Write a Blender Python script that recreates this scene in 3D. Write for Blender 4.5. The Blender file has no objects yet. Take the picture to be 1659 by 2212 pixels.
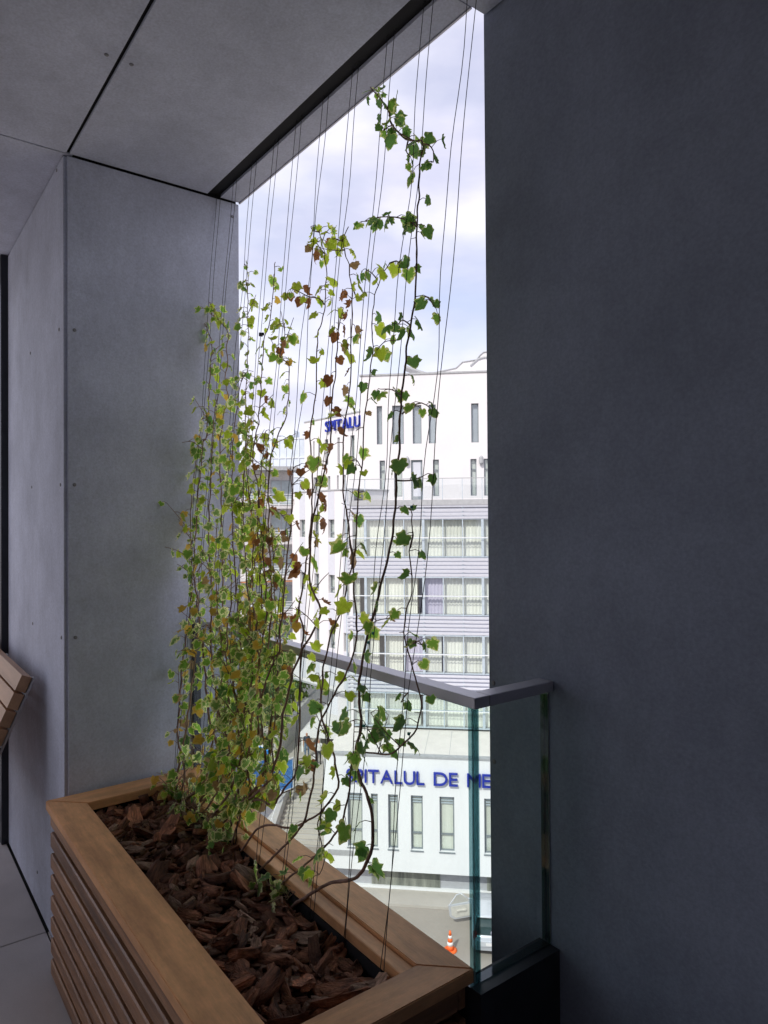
import bpy, math, random
from mathutils import Vector, Matrix, noise
R_ = math.radians
scene = bpy.context.scene
COL = scene.collection
random.seed(7)

# ------------------------------------------------------------------ camera
EYE = Vector((0.0, 0.0, 1.55))
YAW, PITCH, ROLL = R_(53.13), R_(0.61), R_(-0.40)
CAMROT = Matrix.Rotation(YAW, 3, 'Z') @ Matrix.Rotation(R_(90) + PITCH, 3, 'X') @ Matrix.Rotation(ROLL, 3, 'Z')
PW, PH, PF = 1659.0, 2212.0, 1503.0          # photo measuring frame and focal length in its pixels
cam_d = bpy.data.cameras.new('camera')
cam_d.sensor_fit = 'HORIZONTAL'; cam_d.sensor_width = 36.0
cam_d.lens = 36.0 * PF / PW
cam_d.clip_start = 0.02; cam_d.clip_end = 3000
cam = bpy.data.objects.new('camera', cam_d); COL.objects.link(cam)
cam.matrix_world = Matrix.Translation(EYE) @ CAMROT.to_4x4()
scene.camera = cam

# ------------------------------------------------------------------ sky
SUN_TO = Vector((0.348 * .86, -0.786 * .86, math.tan(R_(44)) * .86 * .86)).normalized()
world = bpy.data.worlds.new('World'); scene.world = world; world.use_nodes = True
wt = world.node_tree; wt.nodes.clear()
def WN(t, **k):
    n = wt.nodes.new(t)
    for a, b in k.items(): setattr(n, a, b)
    return n
w_out = WN('ShaderNodeOutputWorld'); w_bg = WN('ShaderNodeBackground'); w_bg.inputs['Strength'].default_value = 0.12
sky = WN('ShaderNodeTexSky', sky_type='NISHITA'); sky.sun_disc = False
sky.sun_elevation = R_(44); sky.sun_rotation = math.atan2(SUN_TO.x, SUN_TO.y); sky.altitude = 200; sky.air_density = 1.0; sky.dust_density = 1.5
w_tc = WN('ShaderNodeTexCoord'); w_mp = WN('ShaderNodeMapping'); w_mp.inputs['Scale'].default_value = (1.3, 1.3, 3.4); w_mp.inputs['Location'].default_value = (0.35, 0.2, 0.1)
w_n = WN('ShaderNodeTexNoise'); w_n.inputs['Scale'].default_value = 1.7; w_n.inputs['Detail'].default_value = 7; w_n.inputs['Roughness'].default_value = 0.52
w_r = WN('ShaderNodeValToRGB'); w_r.color_ramp.elements[0].position = 0.36; w_r.color_ramp.elements[1].position = 0.58
w_r.color_ramp.elements[0].color = (0.58, 0.58, 0.58, 1); w_r.color_ramp.elements[1].color = (1, 1, 1, 1)
w_mix = WN('ShaderNodeMixRGB'); w_mix.inputs['Color2'].default_value = (4.6, 4.5, 5.45, 1)
L = wt.links.new
w_n2 = WN('ShaderNodeTexNoise'); w_n2.inputs['Scale'].default_value = 2.6; w_n2.inputs['Detail'].default_value = 6; w_n2.inputs['Roughness'].default_value = .5
w_r2 = WN('ShaderNodeValToRGB'); w_r2.color_ramp.elements[0].position = .40; w_r2.color_ramp.elements[1].position = .60
w_r2.color_ramp.elements[0].color = (4.0, 3.95, 4.9, 1); w_r2.color_ramp.elements[1].color = (5.35, 5.2, 5.8, 1)
L(w_mp.outputs[0], w_n2.inputs['Vector']); L(w_n2.outputs['Fac'], w_r2.inputs['Fac']); L(w_r2.outputs['Color'], w_mix.inputs['Color2'])
L(w_tc.outputs['Generated'], w_mp.inputs['Vector']); L(w_mp.outputs[0], w_n.inputs['Vector']); L(w_n.outputs['Fac'], w_r.inputs['Fac'])
L(sky.outputs[0], w_mix.inputs['Color1']); L(w_r.outputs['Color'], w_mix.inputs['Fac']); L(w_mix.outputs[0], w_bg.inputs['Color']); L(w_bg.outputs[0], w_out.inputs[0])

# ------------------------------------------------------------------ sun
sd = bpy.data.lights.new('sun', 'SUN'); sd.energy = 2.0; sd.angle = R_(1.0); sd.color = (1.0, 0.95, 0.88)
sun = bpy.data.objects.new('sun', sd); COL.objects.link(sun)
sun.rotation_euler = (-SUN_TO).to_track_quat('-Z', 'Y').to_euler(); sun.location = (10, -20, 40)

# ------------------------------------------------------------------ exposure and renderer
scene.view_settings.view_transform = 'Standard'; scene.view_settings.look = 'None'
scene.view_settings.exposure = 0.80; scene.view_settings.gamma = 1.0; scene.view_settings.use_curve_mapping = False
scene.render.engine = 'CYCLES'
cy = scene.cycles
cy.use_denoising = True; cy.max_bounces = 10; cy.diffuse_bounces = 6; cy.glossy_bounces = 4; cy.transmission_bounces = 6
cy.transparent_max_bounces = 24; cy.caustics_reflective = False; cy.caustics_refractive = False; cy.sample_clamp_indirect = 8.0

# ------------------------------------------------------------------ pixel -> place helpers
def pdir(px, py):
    return (CAMROT @ Vector(((px - PW / 2) / PF, -(py - PH / 2) / PF, -1.0))).normalized()
def at_plane(px, py, p0, n):
    d = pdir(px, py); return EYE + d * ((p0 - EYE).dot(n) / d.dot(n))
def at_z(px, py, z): return at_plane(px, py, Vector((0, 0, z)), Vector((0, 0, 1)))
CR = Vector((0.6, 0.8, 0)); CF = Vector((-0.8, 0.6, 0))
def at_depth(px, py, d): return at_plane(px, py, EYE + CF * d, CF)

# ------------------------------------------------------------------ mesh builder
class MB:
    def __init__(s): s.v = []; s.f = []; s.m = []
    def quad(s, pts, m=0):
        i = len(s.v); s.v += [Vector(p) for p in pts]; s.f.append(tuple(range(i, i + len(pts)))); s.m.append(m)
    def box(s, a, b, m=0):
        s.obox(Vector(((a[0]+b[0])/2, (a[1]+b[1])/2, (a[2]+b[2])/2)), Vector((1,0,0)), Vector((0,1,0)), Vector((0,0,1)),
               abs(b[0]-a[0])/2, abs(b[1]-a[1])/2, abs(b[2]-a[2])/2, m)
        return s
    def obox(s, c, ex, ey, ez, hx, hy, hz, m=0):
        i = len(s.v)
        for sz in (-1, 1):
            for sy in (-1, 1):
                for sx in (-1, 1):
                    s.v.append(c + ex * (hx*sx) + ey * (hy*sy) + ez * (hz*sz))
        F = [(0,2,3,1), (4,5,7,6), (0,1,5,4), (2,6,7,3), (0,4,6,2), (1,3,7,5)]
        if ex.cross(ey).dot(ez) < 0: F = [tuple(reversed(q)) for q in F]
        for q in F: s.f.append(tuple(i + k for k in q)); s.m.append(m)
        return s
    def cbox(s, a, b, c=0.004, m=0):            # box with chamfered edges
        import bmesh
        bm = bmesh.new(); bmesh.ops.create_cube(bm, size=1.0)
        for v in bm.verts:
            v.co = Vector(((a[0]+b[0])/2 + v.co.x*(b[0]-a[0]), (a[1]+b[1])/2 + v.co.y*(b[1]-a[1]), (a[2]+b[2])/2 + v.co.z*(b[2]-a[2])))
        bmesh.ops.bevel(bm, geom=bm.edges[:], offset=c, segments=1, affect='EDGES')
        i = len(s.v); bm.verts.index_update()
        s.v += [v.co.copy() for v in bm.verts]
        for f in bm.faces: s.f.append(tuple(i + v.index for v in f.verts)); s.m.append(m)
        bm.free(); return s
    def tube(s, pts, r, n=6, m=0, cap=True):
        pts = [Vector(p) for p in pts]
        if not hasattr(r, '__len__'): r = [r] * len(pts)
        i0 = len(s.v); ref = None
        for k, p in enumerate(pts):
            t = (pts[min(k+1, len(pts)-1)] - pts[max(k-1, 0)])
            t = t.normalized() if t.length > 1e-9 else Vector((0, 0, 1))
            if ref is None: ref = Vector((1, 0, 0)) if abs(t.x) < .8 else Vector((0, 1, 0))
            a = (ref - t * ref.dot(t)).normalized(); b = t.cross(a); ref = a
            for j in range(n):
                w = 2 * math.pi * j / n
                s.v.append(p + a * (math.cos(w) * r[k]) + b * (math.sin(w) * r[k]))
        for k in range(len(pts) - 1):
            for j in range(n):
                s.f.append((i0 + k*n + j, i0 + k*n + (j+1) % n, i0 + (k+1)*n + (j+1) % n, i0 + (k+1)*n + j)); s.m.append(m)
        if cap:
            s.f.append(tuple(i0 + j for j in reversed(range(n)))); s.m.append(m)
            s.f.append(tuple(i0 + (len(pts)-1)*n + j for j in range(n))); s.m.append(m)
        return s
    def lathe(s, prof, c, n=16, m=0, ez=Vector((0,0,1)), ex=Vector((1,0,0))):
        ey = ez.cross(ex); i0 = len(s.v); c = Vector(c)
        for (r, z) in prof:
            for j in range(n):
                w = 2*math.pi*j/n; s.v.append(c + ez*z + ex*(r*math.cos(w)) + ey*(r*math.sin(w)))
        for k in range(len(prof)-1):
            for j in range(n):
                s.f.append((i0+k*n+j, i0+k*n+(j+1) % n, i0+(k+1)*n+(j+1) % n, i0+(k+1)*n+j)); s.m.append(m)
        s.f.append(tuple(i0+j for j in reversed(range(n)))); s.m.append(m)
        s.f.append(tuple(i0+(len(prof)-1)*n+j for j in range(n))); s.m.append(m)
        return s
    def prism(s, poly, ex, ey, ez, o, h, m=0):   # 2-D outline (counter-clockwise in ex,ey) extruded along ez
        i = len(s.v); n = len(poly)
        for k in (0, 1):
            for (x, y) in poly: s.v.append(o + ex*x + ey*y + ez*(h*k))
        s.f.append(tuple(i+j for j in reversed(range(n)))); s.m.append(m)
        s.f.append(tuple(i+n+j for j in range(n))); s.m.append(m)
        for j in range(n):
            s.f.append((i+j, i+(j+1) % n, i+n+(j+1) % n, i+n+j)); s.m.append(m)
        return s
    def mesh(s, name, mats, origin=Vector((0,0,0)), smooth=False):
        me = bpy.data.meshes.new(name)
        me.from_pydata([tuple(Vector(v) - origin) for v in s.v], [], s.f)
        if not isinstance(mats, (list, tuple)): mats = [mats]
        for mm in mats: me.materials.append(mm)
        if len(mats) > 1: me.polygons.foreach_set('material_index', s.m)
        if smooth: me.polygons.foreach_set('use_smooth', [True] * len(me.polygons))
        me.update(); return me
    def build(s, name, mats, parent=None, smooth=False):
        org = wpos(parent) if parent else Vector((0,0,0))
        return link(name, s.mesh(name, mats, org, smooth), parent)
WPOS = {}
def wpos(o): return WPOS.get(o.name, Vector((0,0,0)))
def link(name, data, parent=None, loc=None):
    o = bpy.data.objects.new(name, data); COL.objects.link(o)
    if parent: o.parent = parent
    WPOS[o.name] = wpos(parent) if parent else Vector((0,0,0))
    if loc is not None: o.location = Vector(loc) - WPOS[o.name]
    return o
def tag(o, label=None, cat=None, group=None, kind=None):
    if label: o['label'] = label
    if cat: o['category'] = cat
    if group: o['group'] = group
    if kind: o['kind'] = kind
    return o
def thing(name, loc, label, cat, group=None):
    o = bpy.data.objects.new(name, None); COL.objects.link(o); o.empty_display_size = .1
    o.location = loc; WPOS[o.name] = Vector(loc)
    return tag(o, label, cat, group)
def mb_box(a, b): return MB().box(a, b)

# ------------------------------------------------------------------ materials
def new_mat(name):
    m = bpy.data.materials.new(name); m.use_nodes = True
    nt = m.node_tree; nt.nodes.clear()
    out = nt.nodes.new('ShaderNodeOutputMaterial'); return m, nt, out
def noise_node(nt, vec, scale, detail=4, rough=.55, sx=(1,1,1)):
    mp = nt.nodes.new('ShaderNodeMapping'); mp.inputs['Scale'].default_value = sx
    nt.links.new(vec, mp.inputs['Vector'])
    n = nt.nodes.new('ShaderNodeTexNoise'); n.inputs['Scale'].default_value = scale; n.inputs['Detail'].default_value = detail; n.inputs['Roughness'].default_value = rough
    nt.links.new(mp.outputs[0], n.inputs['Vector']); return n
def mat(name, c, rough=.6, metal=0.0, var=.12, scale=6.0, sx=(1,1,1), c2=None, fine=0.0, fscale=120.0, bump=0.0, bscale=80.0, spec=.4, rnd=0.0, mid=0.0, stain=0.0):
    m, nt, out = new_mat(name); N = nt.nodes.new; K = nt.links.new
    p = N('ShaderNodeBsdfPrincipled'); K(p.outputs[0], out.inputs[0])
    p.inputs['Roughness'].default_value = rough; p.inputs['Metallic'].default_value = metal; p.inputs['Specular IOR Level'].default_value = spec
    tc = N('ShaderNodeTexCoord'); n = noise_node(nt, tc.outputs['Object'], scale, 5, .6, sx)
    rp = N('ShaderNodeValToRGB'); rp.color_ramp.elements[0].position = .3; rp.color_ramp.elements[1].position = .72
    a = tuple(x * (1 - var) for x in c); b = c2 if c2 else tuple(min(1, x * (1 + var)) for x in c)
    rp.color_ramp.elements[0].color = (*a, 1); rp.color_ramp.elements[1].color = (*b, 1)
    K(n.outputs['Fac'], rp.inputs['Fac']); col = rp.outputs['Color']
    def mulv(col, val_socket, lo, hi):
        mr = N('ShaderNodeMapRange'); mr.inputs['To Min'].default_value = lo; mr.inputs['To Max'].default_value = hi
        K(val_socket, mr.inputs['Value'])
        mx = N('ShaderNodeMixRGB'); mx.blend_type = 'MULTIPLY'; mx.inputs['Fac'].default_value = 1
        K(col, mx.inputs['Color1']); K(mr.outputs[0], mx.inputs['Color2']); return mx.outputs[0]
    if fine > 0:
        n2 = noise_node(nt, tc.outputs['Object'], fscale, 3, .6, sx); col = mulv(col, n2.outputs['Fac'], 1 - fine, 1 + fine)
    if mid > 0:
        n4 = noise_node(nt, tc.outputs['Object'], 24, 4, .65, (1, 1, .35)); col = mulv(col, n4.outputs['Fac'], 1 - mid, 1 + mid)
    if stain > 0:
        n5 = noise_node(nt, tc.outputs['Object'], 2.6, 3, .5, tuple(.35 * q for q in sx)); r5 = N('ShaderNodeValToRGB'); r5.color_ramp.elements[0].position = .60; r5.color_ramp.elements[1].position = .70
        K(n5.outputs['Fac'], r5.inputs['Fac']); col = mulv(col, r5.outputs['Color'], 1.0, 1 - stain)
        vk = N('ShaderNodeTexVoronoi'); vk.inputs['Scale'].default_value = 2.2; mpk = N('ShaderNodeMapping'); mpk.inputs['Scale'].default_value = tuple(1.0 if q < 5 else 2.0 for q in sx)
        K(tc.outputs['Object'], mpk.inputs['Vector']); K(mpk.outputs[0], vk.inputs['Vector']); r6 = N('ShaderNodeValToRGB'); r6.color_ramp.elements[0].position = .025; r6.color_ramp.elements[1].position = .075
        K(vk.outputs['Distance'], r6.inputs['Fac']); col = mulv(col, r6.outputs['Color'], .35, 1.0)
    if rnd > 0:
        oi = N('ShaderNodeObjectInfo'); col = mulv(col, oi.outputs['Random'], 1 - rnd, 1 + rnd)
    K(col, p.inputs['Base Color'])
    if bump > 0:
        n3 = noise_node(nt, tc.outputs['Object'], bscale, 4, .6, sx); bp = N('ShaderNodeBump'); bp.inputs['Strength'].default_value = bump; bp.inputs['Distance'].default_value = .01
        K(n3.outputs['Fac'], bp.inputs['Height']); K(bp.outputs[0], p.inputs['Normal'])
    return m
def glass_mat(name, tint=(.95,.98,.97), gloss=.06, rough=.0, gcol=(1,1,1)):
    m, nt, out = new_mat(name); N = nt.nodes.new; K = nt.links.new
    t = N('ShaderNodeBsdfTransparent'); t.inputs[0].default_value = (*tint, 1)
    g = N('ShaderNodeBsdfGlossy'); g.inputs['Roughness'].default_value = rough; g.inputs['Color'].default_value = (*gcol, 1)
    lw = N('ShaderNodeLayerWeight'); lw.inputs['Blend'].default_value = .5
    pw = N('ShaderNodeMath'); pw.operation = 'POWER'; pw.inputs[1].default_value = 4.0; K(lw.outputs['Facing'], pw.inputs[0])
    sc_ = N('ShaderNodeMath'); sc_.operation = 'MULTIPLY'; sc_.inputs[1].default_value = .7; K(pw.outputs[0], sc_.inputs[0])
    ad = N('ShaderNodeMath'); ad.operation = 'ADD'; ad.use_clamp = True; ad.inputs[1].default_value = gloss
    K(sc_.outputs[0], ad.inputs[0])
    mx = N('ShaderNodeMixShader'); K(ad.outputs[0], mx.inputs[0]); K(t.outputs[0], mx.inputs[1]); K(g.outputs[0], mx.inputs[2]); K(mx.outputs[0], out.inputs[0])
    return m
M = {}
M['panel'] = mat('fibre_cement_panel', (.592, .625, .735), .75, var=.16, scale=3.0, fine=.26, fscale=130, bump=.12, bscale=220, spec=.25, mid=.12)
M['panel2'] = mat('dark_cement_panel', (.32, .362, .455), .75, var=.16, scale=3.0, fine=.24, fscale=130, bump=.12, bscale=220, spec=.25, mid=.12)  # same panel texture in a darker colour, for the right wall
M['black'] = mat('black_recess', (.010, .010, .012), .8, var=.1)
M['blackmetal'] = mat('black_coated_metal', (.028, .031, .040), .5, var=.15, scale=20)
M['rivet'] = mat('grey_screw_head', (.26, .26, .275), .5, metal=.3)
M['floor'] = mat('grey_floor_tile', (.62, .59, .575), .55, var=.08, scale=5, fine=.12, fscale=200, rnd=.04, bump=.04, bscale=200)
M['grout'] = mat('dark_grout', (.03, .03, .03), .9)
M['roomwall'] = mat('interior_plaster', (.36, .355, .35), .85, var=.06)
M['woodx'] = mat('stained_wood_long', (.83, .42, .195), .5, var=.28, scale=3.0, sx=(1.2, 9, 9), c2=(.95, .51, .23), fine=.14, fscale=28, bump=.15, bscale=26, spec=.35, mid=.2, stain=.35)
M['woody'] = mat('stained_wood_cross', (.80, .405, .19), .5, var=.28, scale=3.0, sx=(9, 1.2, 9), c2=(.92, .49, .225), fine=.14, fscale=28, bump=.15, bscale=26, spec=.35, mid=.2, stain=.35)
M['slat'] = mat('dark_stained_slat', (.30, .135, .06), .36, var=.4, scale=4.0, sx=(.8, 10, 10), c2=(.46, .23, .105), fine=.2, fscale=30, bump=.2, bscale=30, spec=.5, rnd=.12, stain=.4)
M['slaty'] = mat('dark_stained_slat_cross', (.30, .135, .06), .36, var=.4, scale=4.0, sx=(10, .8, 10), c2=(.46, .23, .105), fine=.2, fscale=30, bump=.2, bscale=30, spec=.5, rnd=.12, stain=.4)
M['benchwood'] = mat('light_bench_wood', (.52, .30, .17), .45, var=.16, scale=3, sx=(1, 10, 10), c2=(.60, .36, .21), fine=.1, fscale=30, rnd=.06)
M['galv'] = mat('galvanised_steel', (.45, .46, .48), .4, metal=.8, var=.1)
M['rail'] = mat('grey_anodised_rail', (.62, .62, .68), .38, metal=.25, var=.05, scale=10)
M['glass'] = glass_mat('railing_glass', (.90, .945, .93), .012)
M['glassedge'] = glass_mat('green_glass_edge', (.17, .31, .33), .10, .05)
M['pane'] = glass_mat('window_pane', (.96, .975, .97), .08)
M['glint'] = mat('pale_glass_edge_highlight', (.62, .66, .62), .3, var=.2, scale=12)  # pale strips painting the bright highlight lines along glass edges
M['soil'] = mat('dark_soil', (.018, .011, .008), .95, var=.4, scale=30, bump=.5, bscale=60)
M['bark'] = mat('pine_bark', (.15, .058, .030), .75, var=.6, scale=1.6, sx=(1, 3.5, 3.5), c2=(.56, .23, .12), fine=.4, fscale=7, bump=.9, bscale=6, rnd=.6)
M['bark2'] = mat('weathered_bark', (.30, .165, .10), .85, var=.5, scale=1.6, sx=(1, 4, 4), c2=(.80, .52, .37), fine=.45, fscale=8, bump=1.0, bscale=7, rnd=.4)
M['mulch'] = mat('bark_crumbs', (.12, .055, .032), .85, var=.5, scale=40, c2=(.30, .14, .085), fine=.4, fscale=160, bump=.8, bscale=120)
M['wire'] = mat('black_steel_wire', (.02, .02, .022), .5, metal=.3)
M['stem'] = mat('vine_stem', (.24, .135, .10), .75, var=.35, scale=40, c2=(.42, .26, .19), fine=.2, fscale=300)
M['stemtan'] = mat('pale_vine_stem', (.36, .23, .16), .75, var=.35, scale=40, fine=.2, fscale=300)
M['twist'] = mat('green_plant_tie', (.05, .35, .28), .5)
# street side
M['white'] = mat('white_render', (.70, .685, .69), .85, var=.03, scale=.6, fine=.03, fscale=8)
M['whitel'] = mat('white_render_low', (.78, .79, .80), .85, var=.05, scale=.5, sx=(1, 1, .25), fine=.04, fscale=6)
M['coping'] = mat('grey_coping', (.38, .39, .40), .6)
M['winframe'] = mat('grey_window_frame', (.22, .25, .27), .5)
M['blind'] = mat('grey_blind', (.40, .43, .48), .8, var=.12, scale=.8, rnd=.15)
M['blindw'] = mat('pale_blind', (.62, .66, .62), .8, var=.08, scale=2, sx=(6, 6, .3))
M['curtain'] = mat('cream_curtain', (.86, .87, .79), .9, var=.08, scale=1.2, sx=(5, 5, .2), rnd=.10)
M['lilac'] = mat('lilac_blind', (.66, .62, .76), .9, var=.04)
M['spandrel'] = mat('lilac_grey_panel', (.58, .59, .64), .6, var=.04)
M['louver'] = mat('lilac_grey_louver', (.68, .70, .76), .5, var=.04)
M['mull'] = mat('blue_grey_mullion', (.42, .49, .54), .5)
M['inroom'] = mat('grey_room', (.60, .62, .61), .9)  # one even light grey for the room backs
M['paving'] = mat('cream_terrace_paving', (.72, .69, .64), .8, var=.06, scale=1.5)
M['street'] = mat('pale_asphalt', (.33, .30, .265), .9, var=.10, scale=.35, fine=.10, fscale=6)
M['plaza'] = mat('pale_plaza_paving', (.46, .43, .39), .85, var=.08, scale=.5, fine=.06, fscale=5)
M['step'] = mat('pale_stone_step', (.50, .47, .41), .85, var=.06, scale=1.5, rnd=.05)
M['concrete'] = mat('light_concrete', (.45, .44, .43), .85, var=.10, scale=.8)
M['signblue'] = mat('blue_sign_letters', (.012, .03, .34), .45, var=.05)
M['recessgrey'] = mat('grey_base_render', (.40, .41, .44), .85, var=.06)
M['grille'] = mat('weathered_grille', (.20, .22, .20), .7, var=.5, scale=1.2, sx=(3, 3, .4), c2=(.34, .35, .30))
M['bluepanel'] = mat('blue_hoarding', (.01, .30, .85), .5, var=.15, scale=2)
M['bluemesh'] = mat('blue_patterned_hoarding', (.02, .24, .78), .5, var=.2, scale=5, c2=(.16, .42, .88))
M['whitemetal'] = mat('white_painted_metal', (.80, .80, .80), .4, var=.03)
M['cone'] = mat('orange_cone_plastic', (.85, .15, .03), .5, var=.05)
M['conew'] = mat('white_reflective_band', (.82, .80, .78), .4, var=.03)
M['carpaint'] = mat('silver_white_car_paint', (.62, .64, .68), .22, metal=.25, var=.03, spec=.6)
M['carglass'] = mat('dark_car_glass', (.03, .055, .055), .06, var=.1, spec=.7)
M['rubber'] = mat('black_rubber', (.02, .02, .02), .8)
M['chrome'] = mat('chrome', (.7, .7, .72), .15, metal=1.0)
M['redlamp'] = mat('red_tail_lamp', (.55, .03, .03), .2)
M['doorcard'] = mat('cream_door_card', (.62, .60, .55), .7)
M['plate'] = mat('number_plate', (.75, .73, .73), .4, var=.05)
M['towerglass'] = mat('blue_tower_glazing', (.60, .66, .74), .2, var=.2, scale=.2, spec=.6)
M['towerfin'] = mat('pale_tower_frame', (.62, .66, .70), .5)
M['hazeglass'] = mat('hazed_window_glass', (.38, .44, .46), .12, var=.4, scale=.5, spec=.6)  # paled so that distance haze sits in the glass colour
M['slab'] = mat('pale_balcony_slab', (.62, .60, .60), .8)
M['orange'] = mat('orange_banding', (.60, .26, .12), .7)
M['trunk'] = mat('tree_trunk', (.10, .07, .05), .9)
M['tleaf'] = mat('green_tree_leaf', (.10, .19, .03), .6, var=.35, scale=.8, c2=(.20, .30, .06))  # leaf green of the lighter trees
M['tleaf2'] = mat('deep_tree_leaf', (.045, .10, .03), .6, var=.35, scale=.8, c2=(.10, .18, .05))
M['skin'] = mat('skin', (.50, .27, .19), .6)
M['navy'] = mat('navy_shirt', (.045, .06, .09), .9)
M['jeans'] = mat('blue_jeans', (.10, .15, .24), .9)
M['tee'] = mat('white_shirt', (.75, .74, .72), .9)
M['darktr'] = mat('dark_trousers', (.05, .055, .07), .9)
M['hair'] = mat('dark_hair', (.025, .02, .018), .8)
M['bag'] = mat('white_bag', (.78, .78, .78), .7)
# ================================================================== the loggia
CEIL = 2.848; XW2 = -2.62; YW1 = 0.566; YW3 = 1.287; YOUT = 1.232; XL = -4.2; XR = 2.6; YB = -4.2

# ---- host building body (below, above and around the loggia)
host = thing('host_building', (-2, -3, -17.05), 'dark grey panelled building that holds the loggia', 'building')
MB().box((XL - .2, -4.6, -17.05), (6, 1.03, -0.12)).build('lower_storeys', M['panel'], host)
MB().box((XL - .2, -4.6, 2.98), (6, 1.232, 5.2)).build('upper_storey', M['panel'], host)
MB().box((-2.4, -4.6, -0.119), (6, YB - 0.05, 2.979)).build('rear_wall', M['panel'], host)  # stops short, leaving the added light opening behind the room
MB().box((XR + .05, YB - .049, -0.119), (6, 1.6, 2.979)).build('end_wall', M['panel'], host)
MB().box((XR + .05, 1.24, 2.98), (6, 1.6, 5.2)).box((-1.27, 1.34, -17.05), (XR + .049, 1.6, 5.199)).build('pier', M['panel'], host)

# ---- floor: tiles on a dark bed
fl = tag(mb_box((XL, YB, -.118), (XR, 1.25, -.012)).build('floor', M['grout']), kind='structure')
tile = MB().cbox((.003, .003, -.012), (1.197, .597, 0), .0015).mesh('tile', M['floor'])
for i in range(1, 8):
    for j in range(9):
        x0 = -2.89 + 1.2 * (i - 3)
        y0 = .56 - .6 * (j + 1) + .6
        if x0 + 1.2 > XR + .4 or y0 < YB - .4: continue
        if y0 + .6 > .6 and x0 < XW2 - .35: continue
        link('tile', tile, fl, (x0, y0, 0))

# ---- ceiling panels with shadow gaps, slot and lintel strip
ce = tag(MB().box((XL, YB, CEIL + .0125), (XR, 1.2300, CEIL + .12)).box((-1.263, 1.2301, CEIL + .0125), (XR, 1.28, CEIL + .1199)).build('ceiling', M['black']), kind='structure')  # black sheet just above the panels paints the shade in slot and gaps
def cpan(x0, x1, y0, y1, m='panel'): return MB().cbox((x0, y0, CEIL), (x1, y1, CEIL + .010), .001).build('ceiling_panel', M[m], ce)
cpan(XW2 + .005, .62, .585, 1.096); cpan(.63, XR, .585, 1.096)
cpan(XW2 + .005, .62, -1.9, .573); cpan(.63, XR, -1.9, .573); cpan(XW2 + .005, XR, YB, -1.912)
cpan(XL, XW2 - .003, -1.9, YW1 + .03); cpan(XL, XW2 - .003, YB, -1.912)
MB().cbox((XW2 + .004, 1.150, CEIL), (-1.264, YOUT, CEIL + .0115), .001).build('lintel_strip', M['panel'], ce)
MB().cbox((-1.263, 1.150, CEIL + .0005), (XR, YW3 - .004, CEIL + .0110), .001).build('lintel_strip', M['panel'], ce)
MB().box((XW2, YOUT + .0005, CEIL - .003), (-1.264, YOUT + .006, CEIL + .30)).build('lintel_fascia', M['rail'], ce)
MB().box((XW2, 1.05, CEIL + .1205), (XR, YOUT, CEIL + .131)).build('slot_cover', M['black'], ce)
rv = MB().lathe([(.0065, 0), (.0065, .0012), (.005, .0026), (.002, .003)], (0, 0, 0), 10).mesh('rivet', M['rivet'])
def rivet(parent, p, n):
    o = link('rivet', rv, parent, p); o.rotation_euler = Vector(n).to_track_quat('Z', 'Y').to_euler()
for (px, py) in ((230, 118), (284, 139)): rivet(ce, at_z(px, py, CEIL), (0, 0, -1))

# ---- far walls of the recess: W1 (facing the room), W2 (side of the opening), W3 (pier wall)
w1 = tag(mb_box((-3.79, YW1 + .03, 0), (XW2 - .034, 1.2, CEIL + .04)).build('wall_left', M['black']), kind='structure')
MB().cbox((-3.788, YW1, .004), (XW2 - .008, YW1 + .029, CEIL - .006), .0015).build('wall_panel', M['panel'], w1)
w2 = tag(mb_box((XW2 - .033, YW1 + .002, 0), (XW2 - .018, YOUT - .004, CEIL + .04)).build('wall_side', M['black']), kind='structure')
MB().cbox((XW2 - .017, YW1 + .012, .004), (XW2, YOUT, CEIL - .006), .0015).build('wall_panel', M['panel'], w2)
MB().box((XW2 - .4, .9, CEIL + .041), (XW2 - .001, YOUT - .002, 5.2)).box((XW2 - .4, 1.031, -17), (XW2 - .001, YOUT - .002, -.001)).build('wall_column', M['panel'], w2)
w3 = tag(mb_box((-1.266, YW3 + .021, -.2), (XR, 1.339, CEIL + .6)).build('wall_right', M['black']), kind='structure')
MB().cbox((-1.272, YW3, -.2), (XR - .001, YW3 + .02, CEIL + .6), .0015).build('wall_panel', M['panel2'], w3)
for z in (.97, 1.29, 1.62, 1.95, 2.27): pass
for (px, py) in ((161, 713), (161, 1047), (163, 1377)):
    rivet(w2, at_plane(px, py, Vector((XW2, 0, 0)), Vector((1, 0, 0))), (1, 0, 0))
rivet(w2, at_plane(502, 468, Vector((XW2, 0, 0)), Vector((1, 0, 0))), (1, 0, 0))
for (px, py) in ((128, 712), (131, 1047), (133, 1377), (66, 763), (69, 1052), (71, 1347), (60, 467), (123, 368), (81, 1884)):
    rivet(w1, at_plane(px, py, Vector((0, YW1, 0)), Vector((0, 1, 0))), (0, -1, 0))
for (px, py) in ((1066, 1475), (1068, 1645), (1072, 2085)):
    rivet(w3, at_plane(px, py, Vector((0, YW3, 0)), Vector((0, 1, 0))), (0, -1, 0))

# ---- rest of the room
wb = tag(mb_box((-2.4, YB - .049, 0), (XR, YB, CEIL + .012)).build('wall_back', M['roomwall']), kind='structure')  # left part omitted: unseen opening added to let more light in
wp = tag(mb_box((-.62, YB + .001, 0), (-.50, -.55, CEIL - .001)).build('light_screen_wall', M['roomwall']), kind='structure')  # unseen screen added to keep light off the right wall
wr = tag(mb_box((XR, YB, 0), (XR + .049, YW3, CEIL + .04)).build('wall_end', M['roomwall']), kind='structure')
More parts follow.
